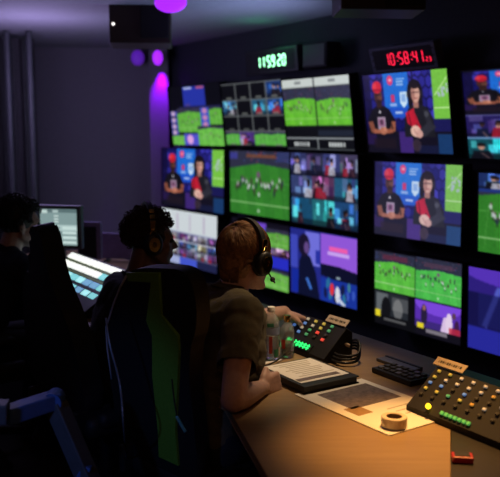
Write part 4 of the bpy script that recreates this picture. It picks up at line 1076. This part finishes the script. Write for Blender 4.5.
pip3 = [(-.106, .236), (-.15, .19), (-.2, .125), (-.235, .07), (-.262, .03), (-.27, -.05), (-.265, -.16)]
Q3 = Vector((-.305, 2.5, .906)); yaw3 = R(45); piv = -.25
Fc, Rc = vyaw(yaw3); base = Q3 - Fc * piv
chair('black gaming chair with a green back panel behind the olive t-shirt', (base.x, base.y, 0), yaw3, R(6), out3, gr3, pip3, in3, piv, Q3.z, thick=.055)
# chair of the curly haired person, seen nearly edge on
sym = [(-.05, .318), (-.03, .338), (.01, .338), (.032, .318), (.048, .28), (.055, .19), (.08, .11), (.135, .02), (.19, -.10), (.21, -.26), (.19, -.40), (-.20, -.40), (-.25, -.30), (-.25, -.12), (-.215, .04), (-.150, .14), (-.080, .19), (-.070, .29)]
q = P(47, 310, 3.12); yaw2 = R(50); Fc, Rc = vyaw(yaw2); base = q - Fc * piv
chair('plain black high backed gaming chair in front of the far person', (base.x, base.y, 0), yaw2, R(7), sym, None, None, None, piv, q.z)
# chair of the dark haired person, low back
q = P(-18, 330, 3.95); yaw1 = R(55); Fc, Rc = vyaw(yaw1)
low = [(-.2, .16), (0, .18), (.2, .16), (.235, .05), (.22, -.2), (.16, -.32), (-.16, -.32), (-.22, -.2), (-.235, .05)]
base = Vector((p1_.location.x, p1_.location.y, 0)); chair('black low backed chair under the person in the navy top', (base.x, base.y, 0), yaw1, R(6), low, None, None, None, piv, .82)

# clip put in for a cyan glint, and cables hanging by the green chair
bm = NB(); tube(bm, spline([P(106, 318, 2.44), P(110, 345, 2.40), P(120, 385, 2.38), P(124, 430, 2.36), PZ(128, 470, .35)], 10), .0035); tag(obj('headset_cable', bm, M['steel']), 'thin grey cable hanging beside the green backed chair', 'cable')
q = P(181, 424, 2.26); o = thing('glint_clip', 'small teal clip put in for a cyan glint behind the green backed chair', 'clip', tuple(q))
bm = NB(); box(bm, (0, 0, 0), (.009, .006, .055), rot(R(-28), 'Y'), bev=.002); obj('clip', bm, M['cyan_glint'], o)
bm = NB(); tube(bm, [(-.012, 0, .026), (-.02, .01, .07), (-.03, .05, .12)], .0025); obj('cord', bm, M['black'], o)

# ---------------------------------------------------------------- grey bent stand at the near left
Y0 = 2.15
o = thing('bent_stand', 'grey angular metal stand with a bent arm at the lower left corner', 'stand', tuple(Vector((P(66, 440, Y0).x + .25, Y0 - .06, 0))))
a = P(8, 415, Y0 - .02); b_ = P(54, 400, Y0 + .10); c_ = P(86, 474, Y0 + .06)
def bar(bm, p, q, w_, h_):
    d_ = (q - p); x = d_.normalized(); z = Vector((0, 0, 1)); y = z.cross(x).normalized(); z = x.cross(y)
    box(bm, (0, 0, 0), (d_.length + w_ * .3, w_, h_), T((p + q) / 2) @ Matrix((x, y, z)).transposed().to_4x4(), bev=.004)
bm = NB(); bar(bm, a, b_, .055, .046); obj('upper_arm', bm, M['blue_lit'], o, world=True, label='grey upper arm with blue light in its colour')
d_ = (c_ - b_).normalized(); foot = b_ + d_ * ((b_.z - .03) / -d_.z)
bm = NB(); bar(bm, b_ + d_ * .02, foot, .052, .05); obj('lower_arm', bm, M['stand_grey'], o, world=True)
bm = NB(); bar(bm, P(-22, 412, Y0 - .06), P(5, 412, Y0 - .05), .06, .055); obj('clamp_block', bm, M['stand_grey'], o, world=True)
bm = NB(); cyl(bm, b_ - Vector((0, .030, 0)), b_ + Vector((0, .030, 0)), .028, n=20); obj('elbow_joint', bm, M['blue_lit'], o, world=True)
bm = NB(); box(bm, (foot.x, foot.y, .015), (.30, .22, .03), bev=.006); obj('foot_plate', bm, M['stand_grey'], o, world=True)
bm = NB(); k = c_; box(bm, (0, 0, 0), (.03, .05, .05), T(b_.lerp(c_, .96)) @ rot(R(25), 'Y'), bev=.004); obj('collar', bm, M['blue_lit'], o, world=True)

# ---------------------------------------------------------------- added lights, none with a fixture
w = bpy.data.worlds.new('world'); sc.world = w; w.use_nodes = True
w.node_tree.nodes['Background'].inputs['Color'].default_value = (.35, .33, .6, 1); w.node_tree.nodes['Background'].inputs['Strength'].default_value = .01
light('ceiling_wash', 'POINT', (-1.5, 5.6, 1.9), (.50, .40, .85), 26.0, shadow_soft_size=.35)  # unseen point light added to lift the far wall and ceiling
light('blue_wash', 'SPOT', (.12, 4.95, 1.72), (.42, .50, .95), 22.0, target=(-.1, 5.1, 2.38), spot_size=R(125), spot_blend=1.0, shadow_soft_size=.1)  # unseen upward spot added to brighten the ceiling near the screens
light('clock_glow', 'POINT', (.05, 5.78, 2.22), (.05, 1.0, .35), .35, shadow_soft_size=.05)
light('reflection_spot', 'SPOT', (.66, 2.75, 2.3), (1.0, .48, .13), 230.0, target=(.47, 2.16, .74), spot_size=R(29), spot_blend=1.0, shadow_soft_size=.06)  # added spot; its warm pool stands in for an orange glass reflection
light('page_fill', 'SPOT', (.42, 3.05, 2.3), (1.0, .68, .38), 74.0, target=(.14, 2.87, .88), spot_size=R(38), spot_blend=1.0, shadow_soft_size=.05)  # unseen spot added to brighten the binder page and the hair
light('warm_fill', 'AREA', (-.1, .6, 2.34), (1.0, .45, .22), 3.4, target=(-.3, 2.8, .9), size=.8)  # unseen warm fill added from the camera side
light('side_blue', 'SPOT', (-1.2, .7, 1.6), (.12, .30, 1.0), 26.0, target=(-.62, 2.1, .85), spot_size=R(24), spot_blend=.8, shadow_soft_size=.05)  # unseen blue spot added to tint the bent stand
